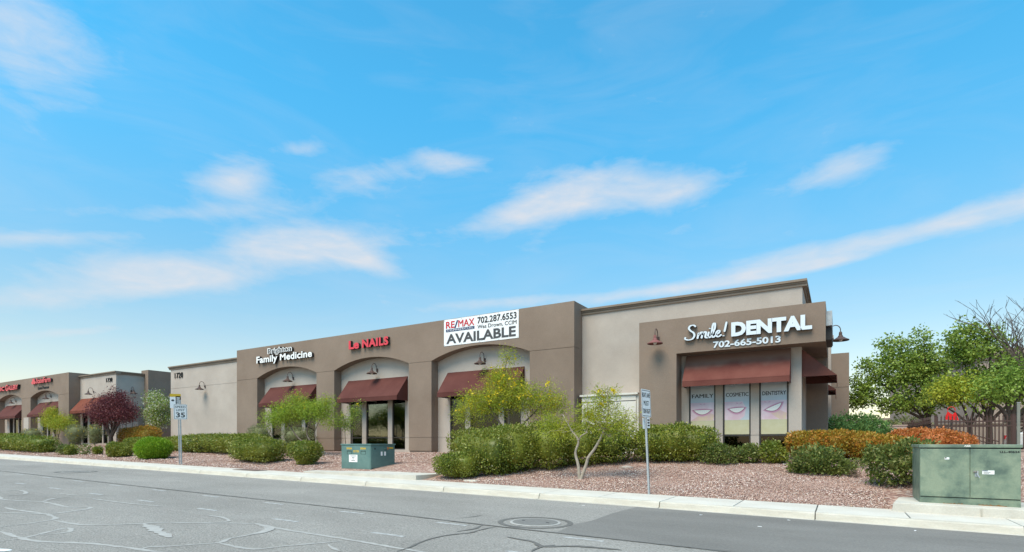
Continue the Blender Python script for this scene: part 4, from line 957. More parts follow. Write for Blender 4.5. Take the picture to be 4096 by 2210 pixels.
# ================================================================== PLANTS
def lump(p, seed, f):
    """smooth random lumpiness in -1..1"""
    r = np.random.RandomState(seed); out = 0
    for k in range(5):
        d = r.normal(size=3); d /= np.linalg.norm(d); out = out+np.sin(p@d*f*(1+.5*k)+r.rand()*6.28)/(1+.6*k)
    return out/2.4
def leaf_mesh(name, P, A, L, W, m, parent, rng, core=None, fold=.0):
    """one diamond per leaf at P, along A"""
    n = len(P); A = A/np.maximum(np.linalg.norm(A,axis=1),1e-6)[:,None]
    S_ = np.cross(A, rng.normal(size=(n,3))); S_ /= np.maximum(np.linalg.norm(S_,axis=1),1e-6)[:,None]
    Ln = (L*(.65+.7*rng.rand(n)))[:,None]; Wn = (W*(.65+.7*rng.rand(n)))[:,None]
    Nn = np.cross(A,S_)
    v = np.stack([P, P+A*Ln*.45+S_*Wn*.5+Nn*Ln*.06, P+A*Ln, P+A*Ln*.45-S_*Wn*.5+Nn*Ln*.06], 1).reshape(-1,3)
    off = np.zeros(3); q = parent
    while q is not None: off += np.array(q.location); q = q.parent
    v = v-off
    nv = len(v); li = np.arange(nv); nf = n
    if core is not None:
        cvv, cf = core; v = np.vstack([v, cvv-off]); li = np.concatenate([li, (np.array(cf)+nv).ravel()]); nf += len(cf)
    me = bpy.data.meshes.new(name); me.vertices.add(len(v)); me.vertices.foreach_set('co', v.astype(np.float32).ravel())
    me.loops.add(len(li)); me.loops.foreach_set('vertex_index', li.astype(np.int32)); me.polygons.add(nf); me.polygons.foreach_set('loop_start', (np.arange(nf)*4).astype(np.int32))
    me.materials.append(m); me.update(calc_edges=True); return link(name, me, parent)
def ball_grid(nu=18, nv=10):
    u = np.linspace(0,2*np.pi,nu,endpoint=False); v_ = np.linspace(.08,np.pi-.08,nv)
    d = np.array([[np.sin(b)*np.cos(a_), np.sin(b)*np.sin(a_), np.cos(b)] for b in v_ for a_ in u])
    f = [(j*nu+i, j*nu+(i+1)%nu, (j+1)*nu+(i+1)%nu, (j+1)*nu+i) for j in range(nv-1) for i in range(nu)]
    return d, f
def shape(d, c, r, ex, seed, rough, f):
    k = (np.abs(d)**ex).sum(1)**(-1/ex); p = d*k[:,None]*np.array(r)
    lm = lump(p+np.array(c), seed, f); return p*(1+rough*lm)[:,None]+np.array(c), lm
def inside(p, b, s=.84):
    c, r, ex = np.array(b[0]), np.array(b[1]), b[2]; return ((np.abs((p-c)/(r*s)))**ex).sum(1) < 1
def shrub(name, label, cat, base, blobs, n, L, W, m, seed, group=None, rough=.125, f=5.5, ex=2.6, shell=.26, droop=.0, stems=None, stem_m=None, core=.72, stray=.035, flowers=0):
    """leafy mass: blobs are (centre, radii[, exponent]) in world coordinates"""
    rng = np.random.RandomState(seed); e = empty(name, base, label, cat, group)
    blobs = [(b[0],b[1],b[2] if len(b) > 2 else ex) for b in blobs]
    ar = np.array([ (b[1][0]*b[1][1]+b[1][1]*b[1][2]+b[1][0]*b[1][2]) for b in blobs]); ar = ar/ar.sum()
    PP, AA, cv_, cf_ = [], [], [], []; gd, gf = ball_grid(); k0 = 0
    for i, b in enumerate(blobs):
        k = int(n*ar[i]); d = rng.normal(size=(k,3)); d /= np.linalg.norm(d,axis=1)[:,None]
        p, lm = shape(d, b[0], b[1], b[2], seed, rough, f)
        s = 1-shell*rng.rand(k)**1.5+stray*rng.exponential(1,k)
        p = np.array(b[0])+(p-np.array(b[0]))*s[:,None]
        keep = np.ones(k,bool)
        for j, c_ in enumerate(blobs):
            if j != i: keep &= ~inside(p, c_, .80)
        keep &= (p[:,2] > base[2]+.03)
        # bare gaps where the mass dips
        keep &= (lm+.9*rng.rand(k) > -.35)
        p, dd = p[keep], d[keep]; PP.append(p); AA.append(dd*.9+rng.normal(size=p.shape)*.75+np.array([0,0,.35-droop]))
        if core:
            cp, _ = shape(gd, b[0], [q*core for q in b[1]], b[2], seed, rough, f); cp[:,2] = np.maximum(cp[:,2], base[2]+.04)
            cv_.append(cp); cf_ += [tuple(q+k0 for q in ff) for ff in gf]; k0 += len(cp)
    P = np.vstack(PP); A = np.vstack(AA)
    leaf_mesh('foliage', P, A, L, W, m, e, rng, (np.vstack(cv_), cf_) if core else None)
    if flowers:
        idx = rng.choice(len(P), flowers, replace=False); top = P[idx]
        Q = np.repeat(top,5,0)+rng.normal(size=(flowers*5,3))*.03; leaf_mesh('flowers', Q, rng.normal(size=Q.shape), .08, .07, L_yel, e, rng)['kind'] = 'stuff'
    rs = random.Random(seed); zlow = base[2]
    if stems is None:
        stems = []
        for b in blobs:
            x, y = b[0][0]+rs.uniform(-.3,.3)*b[1][0], b[0][1]+rs.uniform(-.3,.3)*b[1][1]
            stems.append(([(b[0][0]+rs.uniform(-.1,.1),b[0][1]+rs.uniform(-.1,.1),zlow-.05),(x,y,(b[0][2]+zlow)/2),(x+rs.uniform(-.1,.1),y,b[0][2])],[.028,.022,.012]))
    for s in stems: MB().tube(s[0], s[1], 6).build('stem', stem_m or bark_m, e, smooth=True)
    return e
def hedge_run(name, label, pts, wd, n, m, seed, L=.075, W=.045, base=None, group=None, **k):
    """clipped hedge along points (x, y, ztop)"""
    blobs = []
    P = [Vector(p) for p in pts]; Q = []
    for i in range(len(P)-1):
        kk = max(1, int(round((P[i+1]-P[i]).length/(wd*.8))))
        for j in range(kk): Q.append(P[i].lerp(P[i+1], j/kk))
    Q.append(P[-1]); rs = random.Random(seed)
    for q in Q:
        g = gz(q.x,q.y); zt = q.z+rs.uniform(-.05,.05); h = zt-g-.10
        blobs.append(((q.x+rs.uniform(-.06,.06),q.y+rs.uniform(-.06,.06),g+.10+h/2),(wd*.62,wd*.58*rs.uniform(.92,1.08),h/2),3.4))
    c = Q[len(Q)//2]; zmin = min(gz(q.x,q.y) for q in Q)
    return shrub(name, label, 'hedge', (c.x,c.y,zmin), blobs, n, L, W, m, seed, group, **k)
def tree(name, label, base, trunks, blobs, nclump, per, L, W, m, bark, seed, clump=.22, flowers=0, twig=.012, droop=.2, group=None, cat='tree', flat=1.0, vol=.55):
    """trunks: list of (points, radii); blobs: crown lobes; each clump of leaves hangs on its own twig"""
    rng = np.random.RandomState(seed); rs = random.Random(seed); e = empty(name, base, label, cat, group)
    mb = MB(); nodes = []
    for pts, rad in trunks:
        P = [Vector(p) for p in pts]; Q, RR = [], []
        for i in range(len(P)-1):
            p0,p1,p2,p3 = P[max(i-1,0)],P[i],P[i+1],P[min(i+2,len(P)-1)]
            for j in range(4):
                t = j/4; Q.append(.5*((2*p1)+(p2-p0)*t+(2*p0-5*p1+4*p2-p3)*t*t+(3*p1-p0-3*p2+p3)*t**3)); RR.append(rad[i]+(rad[i+1]-rad[i])*t)
        Q.append(P[-1]); RR.append(rad[-1]); mb.tube(Q, RR, 8)
        for i, q in enumerate(Q):
            if i > len(Q)*.35: nodes.append((q, RR[i]))
    vol_ = np.array([b[1][0]*b[1][1]*b[1][2] for b in blobs])**.8; vol_ /= vol_.sum(); C_ = []
    for i, b in enumerate(blobs):
        k = int(nclump*vol_[i])+1; d = rng.normal(size=(k,3)); d /= np.linalg.norm(d,axis=1)[:,None]
        r_ = rng.rand(k)**vol*(1+.18*lump(d*2+i, seed, 3)); C_.append(np.array(b[0])+d*r_[:,None]*np.array(b[1]))
    C_ = np.vstack(C_); order = np.argsort(np.linalg.norm(C_-np.array(trunks[0][0][-1]),axis=1)); C_ = C_[order]
    for c in C_:
        cvv = Vector(c); best = min(nodes, key=lambda q: (q[0]-cvv).length+.6*max(0, q[0].z-cvv.z)+ (0 if q[1] > .006 else .3))
        p0 = best[0]; r0 = min(best[1]*.62, .012+.02*(p0-cvv).length); mid = p0.lerp(cvv,.5)+Vector((rs.uniform(-.12,.12),rs.uniform(-.12,.12),rs.uniform(-.02,.16)))*(p0-cvv).length
        mb.tube([p0,mid,cvv], [r0,max(r0*.65,.005),.004], 4, cap=False); nodes.append((mid, max(r0*.65,.005))); nodes.append((cvv, .006))
    mb.build('trunk', bark, e, smooth=True)
    if per:
        k = len(C_); P = np.repeat(C_,per,0); o = rng.normal(size=P.shape)*clump*np.array([1,1,.8*flat]); P = P+o
        A = o/np.maximum(np.linalg.norm(o,axis=1),1e-6)[:,None]*.7+rng.normal(size=P.shape)*.6+np.array([0,0,-droop])
        leaf_mesh('crown', P, A, L, W, m, e, rng)
    if flowers:
        hi = C_[np.argsort(-(C_[:,2]+rng.rand(len(C_))*1.6))][:max(flowers*2,1)]; pick = hi[rng.choice(len(hi), min(flowers,len(hi)), replace=False)]
        Q = np.repeat(pick,7,0)+rng.normal(size=(len(pick)*7,3))*.055; leaf_mesh('flowers', Q, rng.normal(size=Q.shape)+np.array([0,0,.5]), .09, .08, L_yel, e, rng)['kind'] = 'stuff'
    return e

# --- hedges and shrubs along the bed
H1 = 'clipped green hedges in the gravel bed'
hedge_run('hedge', 'tall glossy clipped hedge running back from the small cube hedge to the flowering tree', [(-10.75,16.4,.80),(-10.2,17.0,.98),(-9.4,17.9,1.08),(-8.5,18.8,1.08),(-7.6,19.5,1.02)], 1.45, 26000, L_hedge, 11, .08, .05, group=H1)
hedge_run('hedge', 'rear clipped hedge before the banner arch, left end of the tall hedge', [(-13.3,18.6,.92),(-12.2,18.4,.98),(-11.2,18.2,1.0)], 1.3, 11000, L_hedge, 12, .08, .05, group=H1)
hedge_run('hedge', 'small cube hedge beside the long concrete pad at the sidewalk', [(-11.75,15.5,.02),(-11.3,15.55,.08)], 1.0, 9500, L_hedge, 13, .06, .04, group=H1)
hedge_run('hedge', 'clipped hedge left of the dental poster windows', [(-5.9,20.35,1.05),(-5.2,20.25,1.1),(-4.6,20.35,1.0)], 1.25, 12500, L_hedge, 14, .08, .05, group=H1)
shrub('shrub', 'straggly half-bare shrub between the two tall hedges', 'shrub', (-6.75,20.2,gz(-6.75,20.2)), [((-6.8,20.2,.35),(.55,.5,.5)),((-6.5,20.0,.05),(.4,.4,.28))], 1500, .07, .04, L_dark, 15, core=.35, shell=.6, rough=.25)
G2 = 'low leafy shrubs before the pavilion'
shrub('shrub', 'low green shrub under the first dental poster', 'shrub', (-3.5,19.9,gz(-3.5,19.9)), [((-3.78,19.95,-.02),(.38,.38,.32)),((-3.35,19.9,-.04),(.34,.36,.30)),((-3.6,19.9,.16),(.26,.28,.20))], 3600, .085, .045, L_dark, 16, G2, rough=.34, shell=.6, core=.45, stray=.09)
shrub('shrub', 'low green shrub under the middle dental poster', 'shrub', (-2.7,20.3,gz(-2.7,20.3)), [((-2.82,20.3,.0),(.34,.36,.32)),((-2.55,20.3,.02),(.28,.34,.34))], 3000, .085, .045, L_dark, 17, G2, rough=.34, shell=.6, core=.45, stray=.09)
shrub('shrub', 'bright green shrub under the last dental poster', 'shrub', (-1.95,20.4,gz(-1.95,20.4)), [((-1.98,20.4,.08),(.32,.34,.37)),((-1.72,20.45,-.05),(.24,.28,.24))], 2600, .09, .05, L_hedge, 18, G2, rough=.34, shell=.6, core=.45, stray=.09)
shrub('shrub', 'spreading dark green shrub in front of the orange hedge', 'shrub', (-.43,18.6,gz(-.43,18.6)), [((-.5,18.65,-.20),(.60,.5,.40)),((-.95,18.6,-.38),(.34,.35,.20)),((.05,18.6,-.36),(.36,.4,.22))], 5200, .10, .05, L_dark, 19, G2, rough=.36, shell=.65, core=.45, stray=.10)
shrub('shrub', 'tall dark green shrub beside the green transformer', 'shrub', (1.35,17.3,gz(1.35,17.3)), [((1.35,17.35,-.15),(.56,.5,.50)),((1.75,17.3,-.10),(.45,.45,.45)),((.98,17.35,-.05),(.30,.32,.36))], 6200, .095, .05, L_dark, 20, G2, rough=.34, shell=.6, core=.45, stray=.09)
shrub('shrub', 'tiny green sprig on the gravel below the orange hedge', 'shrub', (.5,19.9,gz(.5,19.9)), [((.5,19.9,-.25),(.22,.2,.15))], 260, .07, .035, L_dark, 21, core=0, shell=.8, rough=.3)
shrub('dry_plant', 'small dry brown plant on the gravel left of the transformer', 'plant', (.36,18.3,gz(.36,18.3)), [((.36,18.3,-.5),(.14,.14,.12))], 260, .08, .012, L_dry, 22, core=0, shell=.9, rough=.3)
def tr(x, y, h, z0): return [([(x,y,z0-.05),(x+.02,y,z0+h*.5),(x-.04,y+.02,z0+h)],[.06,.05,.04])]
g0 = gz(.7,21.2)
hedge_run('hedge', 'long orange tipped hedge on a short trunk right of the dental corner', [(-.95,21.1,.72),(-.2,21.2,.76),(.6,21.3,.74),(1.15,21.4,.66)], 1.05, 17000, L_orange, 23, .085, .05, group='orange tipped hedges', rough=.14, stray=.03,
   stems=[([(.72,21.15,g0-.05),(.74,21.15,g0+.25),(.62,21.2,g0+.6)],[.055,.05,.04]),([(.73,21.15,g0+.15),(.9,21.2,g0+.45)],[.04,.03]),([(.73,21.15,g0+.12),(.5,21.2,g0+.5)],[.035,.03])], stem_m=bark_d)
shrub('hedge', 'rounded coral tipped hedge left of the transformer top', 'hedge', (2.35,22,-.1), [((1.9,22.0,.38),(.62,.55,.42)),((2.5,22.05,.38),(.70,.55,.45)),((3.1,22.1,.3),(.55,.5,.36))], 11000, .08, .045, L_coral, 24, 'orange tipped hedges', rough=.12, stray=.03, stem_m=bark_d)
# left part
hedge_run('hedge', 'long clipped hedge curving from the beige end wall towards the sidewalk', [(-37.6,20.3,.93),(-35.6,20.1,.98),(-33.4,20.1,.97),(-31.0,19.7,.92),(-28.6,18.9,.82),(-26.9,18.0,.72)], 1.5, 24000, L_hedge, 31, .10, .06, group=H1)
hedge_run('hedge', 'clipped hedge piece reaching the sidewalk left of the teal cabinet', [(-26.2,17.3,.54),(-25.2,16.9,.55),(-24.2,16.75,.52)], 1.35, 13000, L_hedge, 32, .085, .05, group=H1)
shrub('shrub', 'small clipped green shrub left of the teal cabinet', 'shrub', (-21.0,16.6,gz(-21,16.6)), [((-21.1,16.65,.05),(.72,.55,.42),3.2),((-20.95,16.55,-.35),(.42,.36,.28))], 6500, .075, .045, L_hedge, 33, H1, rough=.13)
hedge_run('hedge', 'dark clipped hedge behind the bright green ball', [(-42.6,21.0,.75),(-41.2,21.0,.78),(-40.0,20.9,.85)], 1.2, 7000, L_hedge, 34, .10, .06, group=H1)
hedge_run('hedge', 'low clipped hedge left of the bright green ball', [(-41.7,18.8,.72),(-40.4,18.6,.78),(-39.2,18.5,.76)], 1.1, 7500, L_hedge, 35, .10, .06, group=H1)
shrub('shrub', 'dense dark green shrub before the low clipped hedge', 'shrub', (-38.7,16.5,gz(-38.7,16.5)), [((-38.7,16.5,-.02),(.52,.5,.46)),((-38.2,16.6,-.15),(.4,.4,.32))], 4500, .09, .055, L_hedge, 36, rough=.13)
shrub('ball_shrub', 'bright lime green ball shaped shrub at the sidewalk', 'shrub', (-34.0,16.3,gz(-34,16.3)), [((-34.0,16.35,.08),(.92,.85,.62),2.3)], 16000, .07, .035, L_bright, 37, rough=.05, f=8, core=.82)
hedge_run('hedge', 'orange tipped hedge in the gap between the two buildings', [(-49.2,21.9,1.58),(-47.6,21.9,1.66),(-46.2,21.8,1.72)], 1.35, 11000, L_orange, 38, .11, .06, group='orange tipped hedges', rough=.08)
hedge_run('hedge', 'loose clipped hedge at the sidewalk below the gallery letters', [(-58.5,16.9,.86),(-55.5,16.7,.92),(-52.5,16.6,.94),(-50.2,16.5,.85)], 1.5, 16000, L_hedge, 39, .11, .065, group=H1, rough=.13)
hedge_run('hedge', 'dark low hedge before the gallery arch', [(-70,19.6,1.20),(-67,19.5,1.25),(-64.4,19.4,1.22)], 1.3, 9000, L_hedge, 40, .11, .065, group=H1)
G3 = 'grey green rounded shrubs at the wall foot'
def gshrub(label, x, y, w_, ztop, seed, n=5200, fl=0):
    g_ = gz(x,y); h = ztop-g_
    st = [([(x+.0,y,g_-.05),(x+.18*w_*k,y+.05*k,g_+h*.35),(x+.34*w_*k,y+.08*k,g_+h*.7)],[.03,.022,.012]) for k in (-1,-.5,0,.5,1)]
    shrub('grey_shrub', label, 'shrub', (x,y,g_), [((x,y,g_+h*.66),(w_*.5,w_*.42,h*.36),2.8),((x,y,g_+h*.35),(w_*.34,w_*.32,h*.28),2.2)], n, .08, .028, L_grey, seed, G3, rough=.06, core=.7, stems=st, stem_m=bark_p, flowers=fl, shell=.35)
gshrub('grey green clipped shrub at the left foot of the family medicine arch', -31.4, 21.3, 1.45, 1.50, 41)
gshrub('grey green clipped shrub behind the yellow flowering tree, under the family medicine windows', -27.9, 21.4, 1.9, 1.28, 42)
gshrub('grey green ball shrub with yellow flowers left of the purple plum tree', -56.0, 20.75, 1.6, 1.92, 43, fl=14)
gshrub('grey green shrub on thin stems under the purple plum tree', -53.1, 21.0, 1.15, 1.92, 44, 3600, fl=12)
gshrub('grey green shrub with a yellow flower edge beside the gallery bay panel', -64.6, 20.6, 1.9, 1.75, 45, fl=22)
G4 = 'small scruffy shrubs on the far gravel'
for i, (x, y, w_, h, lb) in enumerate([(-49.6,16.6,1.1,.55,'low scruffy shrub at the end of the loose hedge'),(-45.6,16.3,.9,.72,'low green shrub before the yellow flowering far tree'),(-44.3,16.15,.8,.66,'pale green low shrub on the far gravel beside a twiggy plant'),(-43.3,16.6,.7,.68,'twiggy half-bare plant on the far gravel'),(-42.6,17.0,.55,.52,'tiny green shrub below the purple plum tree')]):
    g_ = gz(x,y); shrub('shrub', lb, 'shrub', (x,y,g_), [((x,y,g_+h*.5),(w_*.5,w_*.45,h*.5))], 1500 if i != 3 else 500, .10, .05, L_dark if i % 2 else L_hedge, 50+i, G4, rough=.3, shell=.6, core=.5 if i != 3 else 0, stray=.08)

# --- flowering yellow bells
G5 = 'yellow flowering trees along the bed'
b = (-7.22,16.28,gz(-7.22,16.28))
def rel(l): return [(b[0]+x*1.0, b[1]+dy, b[2]+z) for x, z, dy in l]
tree('flowering_tree', 'airy yellow flowering tree with two crooked pale stems on the open gravel', b,
   [(rel([(0,-.1,0),(-.05,.44,0),(-.14,.87,-.03),(-.02,1.25,-.05),(-.24,1.58,-.1),(-.55,2.1,-.1)]),[.062,.050,.042,.034,.026,.012]),
    (rel([(0,-.1,0),(.2,.47,.05),(.28,.72,.05),(.52,1.05,.08),(.8,1.61,.1),(.95,2.2,.1),(.9,2.9,.05)]),[.062,.052,.048,.042,.034,.022,.010]),
    (rel([(-.02,1.25,-.05),(.14,1.4,-.2),(.4,1.52,-.3)]),[.028,.02,.014]),
    (rel([(.8,1.61,.1),(1.3,1.9,.2),(1.6,2.3,.2)]),[.026,.018,.010]),(rel([(.8,1.61,.1),(.3,2.0,.3),(.1,2.5,.3)]),[.026,.018,.010])],
   [((-7.95,16.2,.85),(.75,.55,.42)),((-6.7,16.4,1.25),(.95,.65,.55)),((-5.95,16.4,.95),(.75,.55,.45)),((-6.45,16.4,1.85),(.50,.40,.45)),((-8.3,16.2,1.1),(.4,.4,.3))],
   235, 34, .10, .020, L_bells, bark_p, 61, .13, flowers=9, group=G5)
b = (-11.9,19.5,gz(-11.9,19.5))
tree('flowering_tree', 'broad yellow flowering tree behind the tall hedge before the banner arch', b,
   [([(-11.9,19.5,b[2]-.1),(-12.0,19.5,.6),(-12.3,19.4,1.3),(-12.9,19.3,2.2)],[.07,.06,.045,.02]),([(-11.9,19.5,b[2]-.1),(-11.7,19.5,.7),(-11.1,19.5,1.25),(-10.3,19.4,1.9)],[.07,.06,.045,.02]),
    ([(-11.95,19.5,.5),(-11.8,19.4,1.5),(-12.1,19.4,2.6),(-11.9,19.4,3.9)],[.05,.04,.025,.008])],
   [((-13.0,19.3,2.05),(1.35,1.0,.75)),((-11.7,19.4,2.35),(1.2,1.0,.85)),((-10.5,19.4,2.15),(1.15,.9,.75)),((-12.2,19.4,3.1),(.85,.7,.7)),((-11.9,19.4,3.9),(.35,.3,.5)),((-13.9,19.3,1.6),(.6,.5,.45)),((-9.6,19.4,1.9),(.6,.5,.5))],
   420, 44, .11, .022, L_bells, bark_m, 62, .16, flowers=120, group=G5)
b = (-23.65,19.1,gz(-23.65,19.1))
tree('flowering_tree', 'bright yellow green flowering tree with bent stems before the family medicine arch', b,
   [([(-23.65,19.1,b[2]-.1),(-23.75,19.1,.35),(-24.1,19.1,.85),(-24.0,19.1,1.3),(-23.6,19.1,1.9)],[.06,.05,.04,.03,.012]),([(-23.68,19.1,b[2]-.1),(-24.2,19.1,.3),(-24.9,19.1,.75),(-25.6,19.2,1.3),(-26.2,19.2,1.9)],[.06,.048,.04,.03,.012]),
    ([(-23.65,19.1,b[2]),(-23.3,19.1,.4),(-23.5,19.1,.95),(-23.1,19.1,1.6)],[.045,.04,.03,.012])],
   [((-25.9,19.2,2.0),(1.2,.9,.62)),((-24.6,19.2,2.15),(1.1,.9,.65)),((-23.4,19.2,2.05),(.95,.8,.62)),((-27.0,19.2,1.75),(.6,.6,.5)),((-25.0,19.2,2.7),(.6,.5,.35)),((-22.7,19.2,2.5),(.45,.4,.4)),((-22.5,19.2,1.55),(.35,.35,.35))],
   330, 48, .12, .026, L_lime, bark_m, 63, .17, flowers=14, group=G5)
b = (-22.7,20.6,gz(-22.7,20.6))
tree('flowering_tree', 'thin leggy yellow flowering tree behind the teal cabinet', b,
   [([(-22.3,20.6,b[2]),(-22.35,20.6,.8),(-22.25,20.6,1.6),(-22.1,20.6,2.5)],[.03,.024,.018,.008]),([(-22.8,20.6,b[2]),(-22.9,20.6,.9),(-22.95,20.6,1.6),(-23.2,20.6,2.2)],[.02,.016,.012,.007])],
   [((-22.1,20.6,2.1),(.32,.3,.5)),((-23.05,20.6,1.7),(.28,.25,.55)),((-22.5,20.6,1.4),(.25,.25,.5))], 60, 26, .13, .03, L_pear, bark_m, 64, .11, flowers=3, group=G5)
b = (-60.0,20.8,gz(-60,20.8))
tree('flowering_tree', 'far yellow flowering tree before the red emblem arch', b,
   [([(-60,20.8,b[2]-.1),(-60.3,20.8,1.0),(-60.9,20.8,1.8),(-61.0,20.8,2.6)],[.06,.05,.035,.012]),([(-60,20.8,b[2]-.1),(-59.6,20.8,1.0),(-59.1,20.8,1.8)],[.06,.045,.015])],
   [((-61.1,20.8,2.5),(1.0,.8,.8)),((-59.3,20.8,2.3),(1.2,.9,.75)),((-61.0,20.8,3.2),(.6,.5,.5)),((-58.1,20.8,2.1),(.6,.6,.5))], 200, 40, .13, .035, L_bells, bark_m, 65, .2, flowers=16, group=G5)
# --- purple plum and its neighbour
b = (-49.1,20.5,gz(-49.1,20.5))
tk = [([(-49.1,20.5,b[2]-.1),(-49.1,20.5,.6),(-49.15,20.5,1.1)],[.19,.16,.14])]
for dx, dy, h in ((-1.5,-.2,3.2),(-.8,.4,3.9),(-.2,-.3,4.2),(.5,.3,4.4),(1.2,-.1,3.8),(1.9,.1,3.0)):
    tk.append(([(-49.12,20.5,.8),(-49.1+dx*.35,20.5+dy*.4,1.5),(-49.1+dx*.75,20.5+dy*.8,2.3),(-49.1+dx,20.5+dy,h)],[.11,.085,.05,.015]))
tree('plum_tree', 'purple leaved plum tree with forked dark trunk before the distant building', b, tk,
   [((-50.3,20.4,2.8),(1.35,1.2,.95)),((-48.9,20.5,2.9),(1.5,1.3,1.15)),((-47.4,20.5,3.0),(1.2,1.1,1.0)),((-47.9,20.5,4.0),(.75,.7,.8)),((-49.7,20.5,3.6),(1.0,.9,.6)),((-46.6,20.5,2.7),(.7,.7,.6))],
   480, 42, .10, .055, L_plum, bark_d, 66, .19, droop=.0, vol=.45)
b = (-50.2,24.3,.15)
tree('blossom_tree', 'pale blossoming green tree in the gap between the two buildings', b,
   [([(-50.0,24.3,0),(-50.0,24.3,1.2),(-50.0,24.3,2.4),(-49.9,24.3,4.6)],[.12,.10,.07,.02]),([(-50,24.3,1.3),(-49.2,24.2,2.2),(-48.8,24.2,3.0)],[.07,.05,.02])],
   [((-50.2,24.3,3.0),(1.0,.9,1.1)),((-49.4,24.3,2.6),(.9,.8,.9)),((-50.3,24.3,4.3),(.75,.6,.8)),((-49.0,24.3,3.7),(.7,.6,.7))], 260, 34, .11, .07, L_blos, bark_m, 67, .22)

# --- trees on the right
G6 = 'leafy trees beyond the iron fence'
def limbs(x, y, z0, h, spread, seed, r=.15):
    rs = random.Random(seed); out = [([(x,y,z0-.15),(x+.02,y,z0+h*.5),(x,y,z0+h)],[r,r*.85,r*.75])]
    for dx, dy, hh in spread:
        out.append(([(x,y,z0+h*.85),(x+dx*.4+rs.uniform(-.1,.1),y+dy*.4,z0+h+(hh-h)*.4),(x+dx*.8,y+dy*.8,z0+h+(hh-h)*.75),(x+dx,y+dy,z0+hh)],[r*.6,r*.42,r*.26,r*.08]))
    return out
tree('leafy_tree', 'big fresh green tree reaching the pilaster, left of the red board', (4.0,36,-.08), limbs(4.0,36,-.08,1.9,[(-2.2,0,4.0),(-1.2,.4,5.4),(-.2,-.3,5.9),(.5,.3,5.0),(-2.9,.2,2.9)],71,.15),
   [((2.6,36,4.3),(1.35,1.2,1.1)),((1.3,36,3.4),(1.15,1.0,.95)),((3.6,36,3.9),(1.2,1.1,1.1)),((2.35,36,5.45),(.75,.65,.85)),((3.55,36,5.3),(.95,.8,1.15)),((4.3,36,4.6),(.9,.8,.9)),((1.3,36,4.7),(.5,.5,.6)),((2.9,36,2.5),(1.3,1.0,.65)),((4.1,36,2.7),(1.1,1.0,.7)),((.9,36,2.7),(.7,.7,.7)),((.7,36,3.9),(.3,.3,.45))],
   520, 27, .145, .095, L_pear, bark_d, 71, .14, droop=.35, group=G6, vol=.5)
tree('leafy_tree', 'green and yellowish tree with dark forked trunk behind the fence corner', (6.1,34,-.08), limbs(6.1,34,-.08,1.7,[(-1.5,0,3.2),(-.9,.3,4.6),(0,-.3,5.1),(.9,.2,4.4),(1.5,0,2.9)],72,.15),
   [((5.3,34,4.9),(1.1,1.0,1.1)),((4.6,34,3.0),(1.2,1.0,.8)),((6.0,34,3.2),(1.3,1.1,.85)),((5.2,34,5.9),(.55,.5,.55)),((6.2,34,5.4),(.8,.7,.7)),((6.9,34,3.9),(.9,.8,.8))],
   380, 27, .14, .09, L_pear, bark_d, 72, .14, droop=.35, group=G6, vol=.5)
tree('leafy_tree', 'young yellow green tree in front of the fresh green trees', (5.0,31.5,-.08), limbs(5.0,31.5,-.08,1.5,[(-1.2,0,2.4),(-.5,.2,2.9),(.4,.2,2.8),(1.0,0,2.4)],73,.10),
   [((4.2,31.5,2.75),(1.05,.9,.5)),((5.4,31.5,2.6),(1.0,.9,.5)),((4.8,31.5,3.15),(.8,.7,.4))], 110, 30, .12, .07, L_bells, bark_d, 73, .2, droop=.4, group=G6)
tree('leafy_tree', 'lime green tree with thick dark trunk behind the plain post', (6.05,29.8,-.08), limbs(6.05,29.8,-.08,1.55,[(-1.1,0,2.6),(-.3,.3,3.2),(.7,-.2,3.3),(1.7,.1,2.9),(2.2,.2,2.1)],74,.17),
   [((5.4,29.8,2.55),(.9,.9,.6)),((6.5,29.8,2.75),(1.0,1.0,.8)),((7.7,29.8,2.6),(1.1,1.0,.8)),((6.1,29.8,3.35),(.7,.7,.5)),((7.2,29.8,3.5),(.6,.6,.4))], 170, 30, .13, .075, L_fresh, bark_d, 74, .2, droop=.45, group=G6)
def bare_tree(label, x, y, z0, h, seed, r=.09):
    rs = random.Random(seed); mb = MB(); e = empty('bare_tree', (x,y,z0), label, 'tree', 'bare trees beyond the iron fence')
    def grow(p, d, l, rr, lv):
        pts = [p]; q = p; dd = d
        for k in range(3):
            dd = (dd+Vector((rs.uniform(-.22,.22),rs.uniform(-.22,.22),rs.uniform(-.05,.15)))).normalized(); q = q+dd*l/3; pts.append(q)
        mb.tube(pts, [rr,rr*.86,rr*.72,rr*.55], 5 if lv < 2 else 3, cap=False)
        if lv >= 5: return
        for k in range(3 if lv < 4 else 2):
            a_ = rs.uniform(0,6.28); s_ = rs.uniform(.35,.75); nd = (dd+Vector((math.cos(a_)*s_,math.sin(a_)*s_,.1))).normalized()
            grow(pts[rs.choice((2,3,3))], nd, l*rs.uniform(.6,.82), max(rr*.6,.010), lv+1)
    grow(Vector((x,y,z0)), Vector((0,0,1)), h*.34, r, 0); mb.build('trunk', bark_d, e)
bare_tree('bare twiggy tree above the lime green tree', 7.6, 37, -.1, 7.2, 81, .12); bare_tree('taller bare tree before the brown neighbouring building', 7.6, 33, -.1, 7.4, 82, .12); bare_tree('broad bare tree leaning over the lime green tree', 8.6, 35, -.1, 7.4, 84, .12); bare_tree('thin bare tree between the leafy trees and the neighbouring building', 6.9, 38, -.1, 6.2, 83, .07)
shrub('shrub', 'blue green feathery shrub behind the orange hedge at the rear wing', 'shrub', (.45,26.5,-.08), [((.2,26.5,.95),(.7,.6,.55)),((.9,26.6,.95),(.65,.6,.55)),((1.3,26.6,.75),(.5,.5,.45))], 5000, .16, .05, L_fern, 91, rough=.2, shell=.5, core=.6, droop=.5, stray=.06)
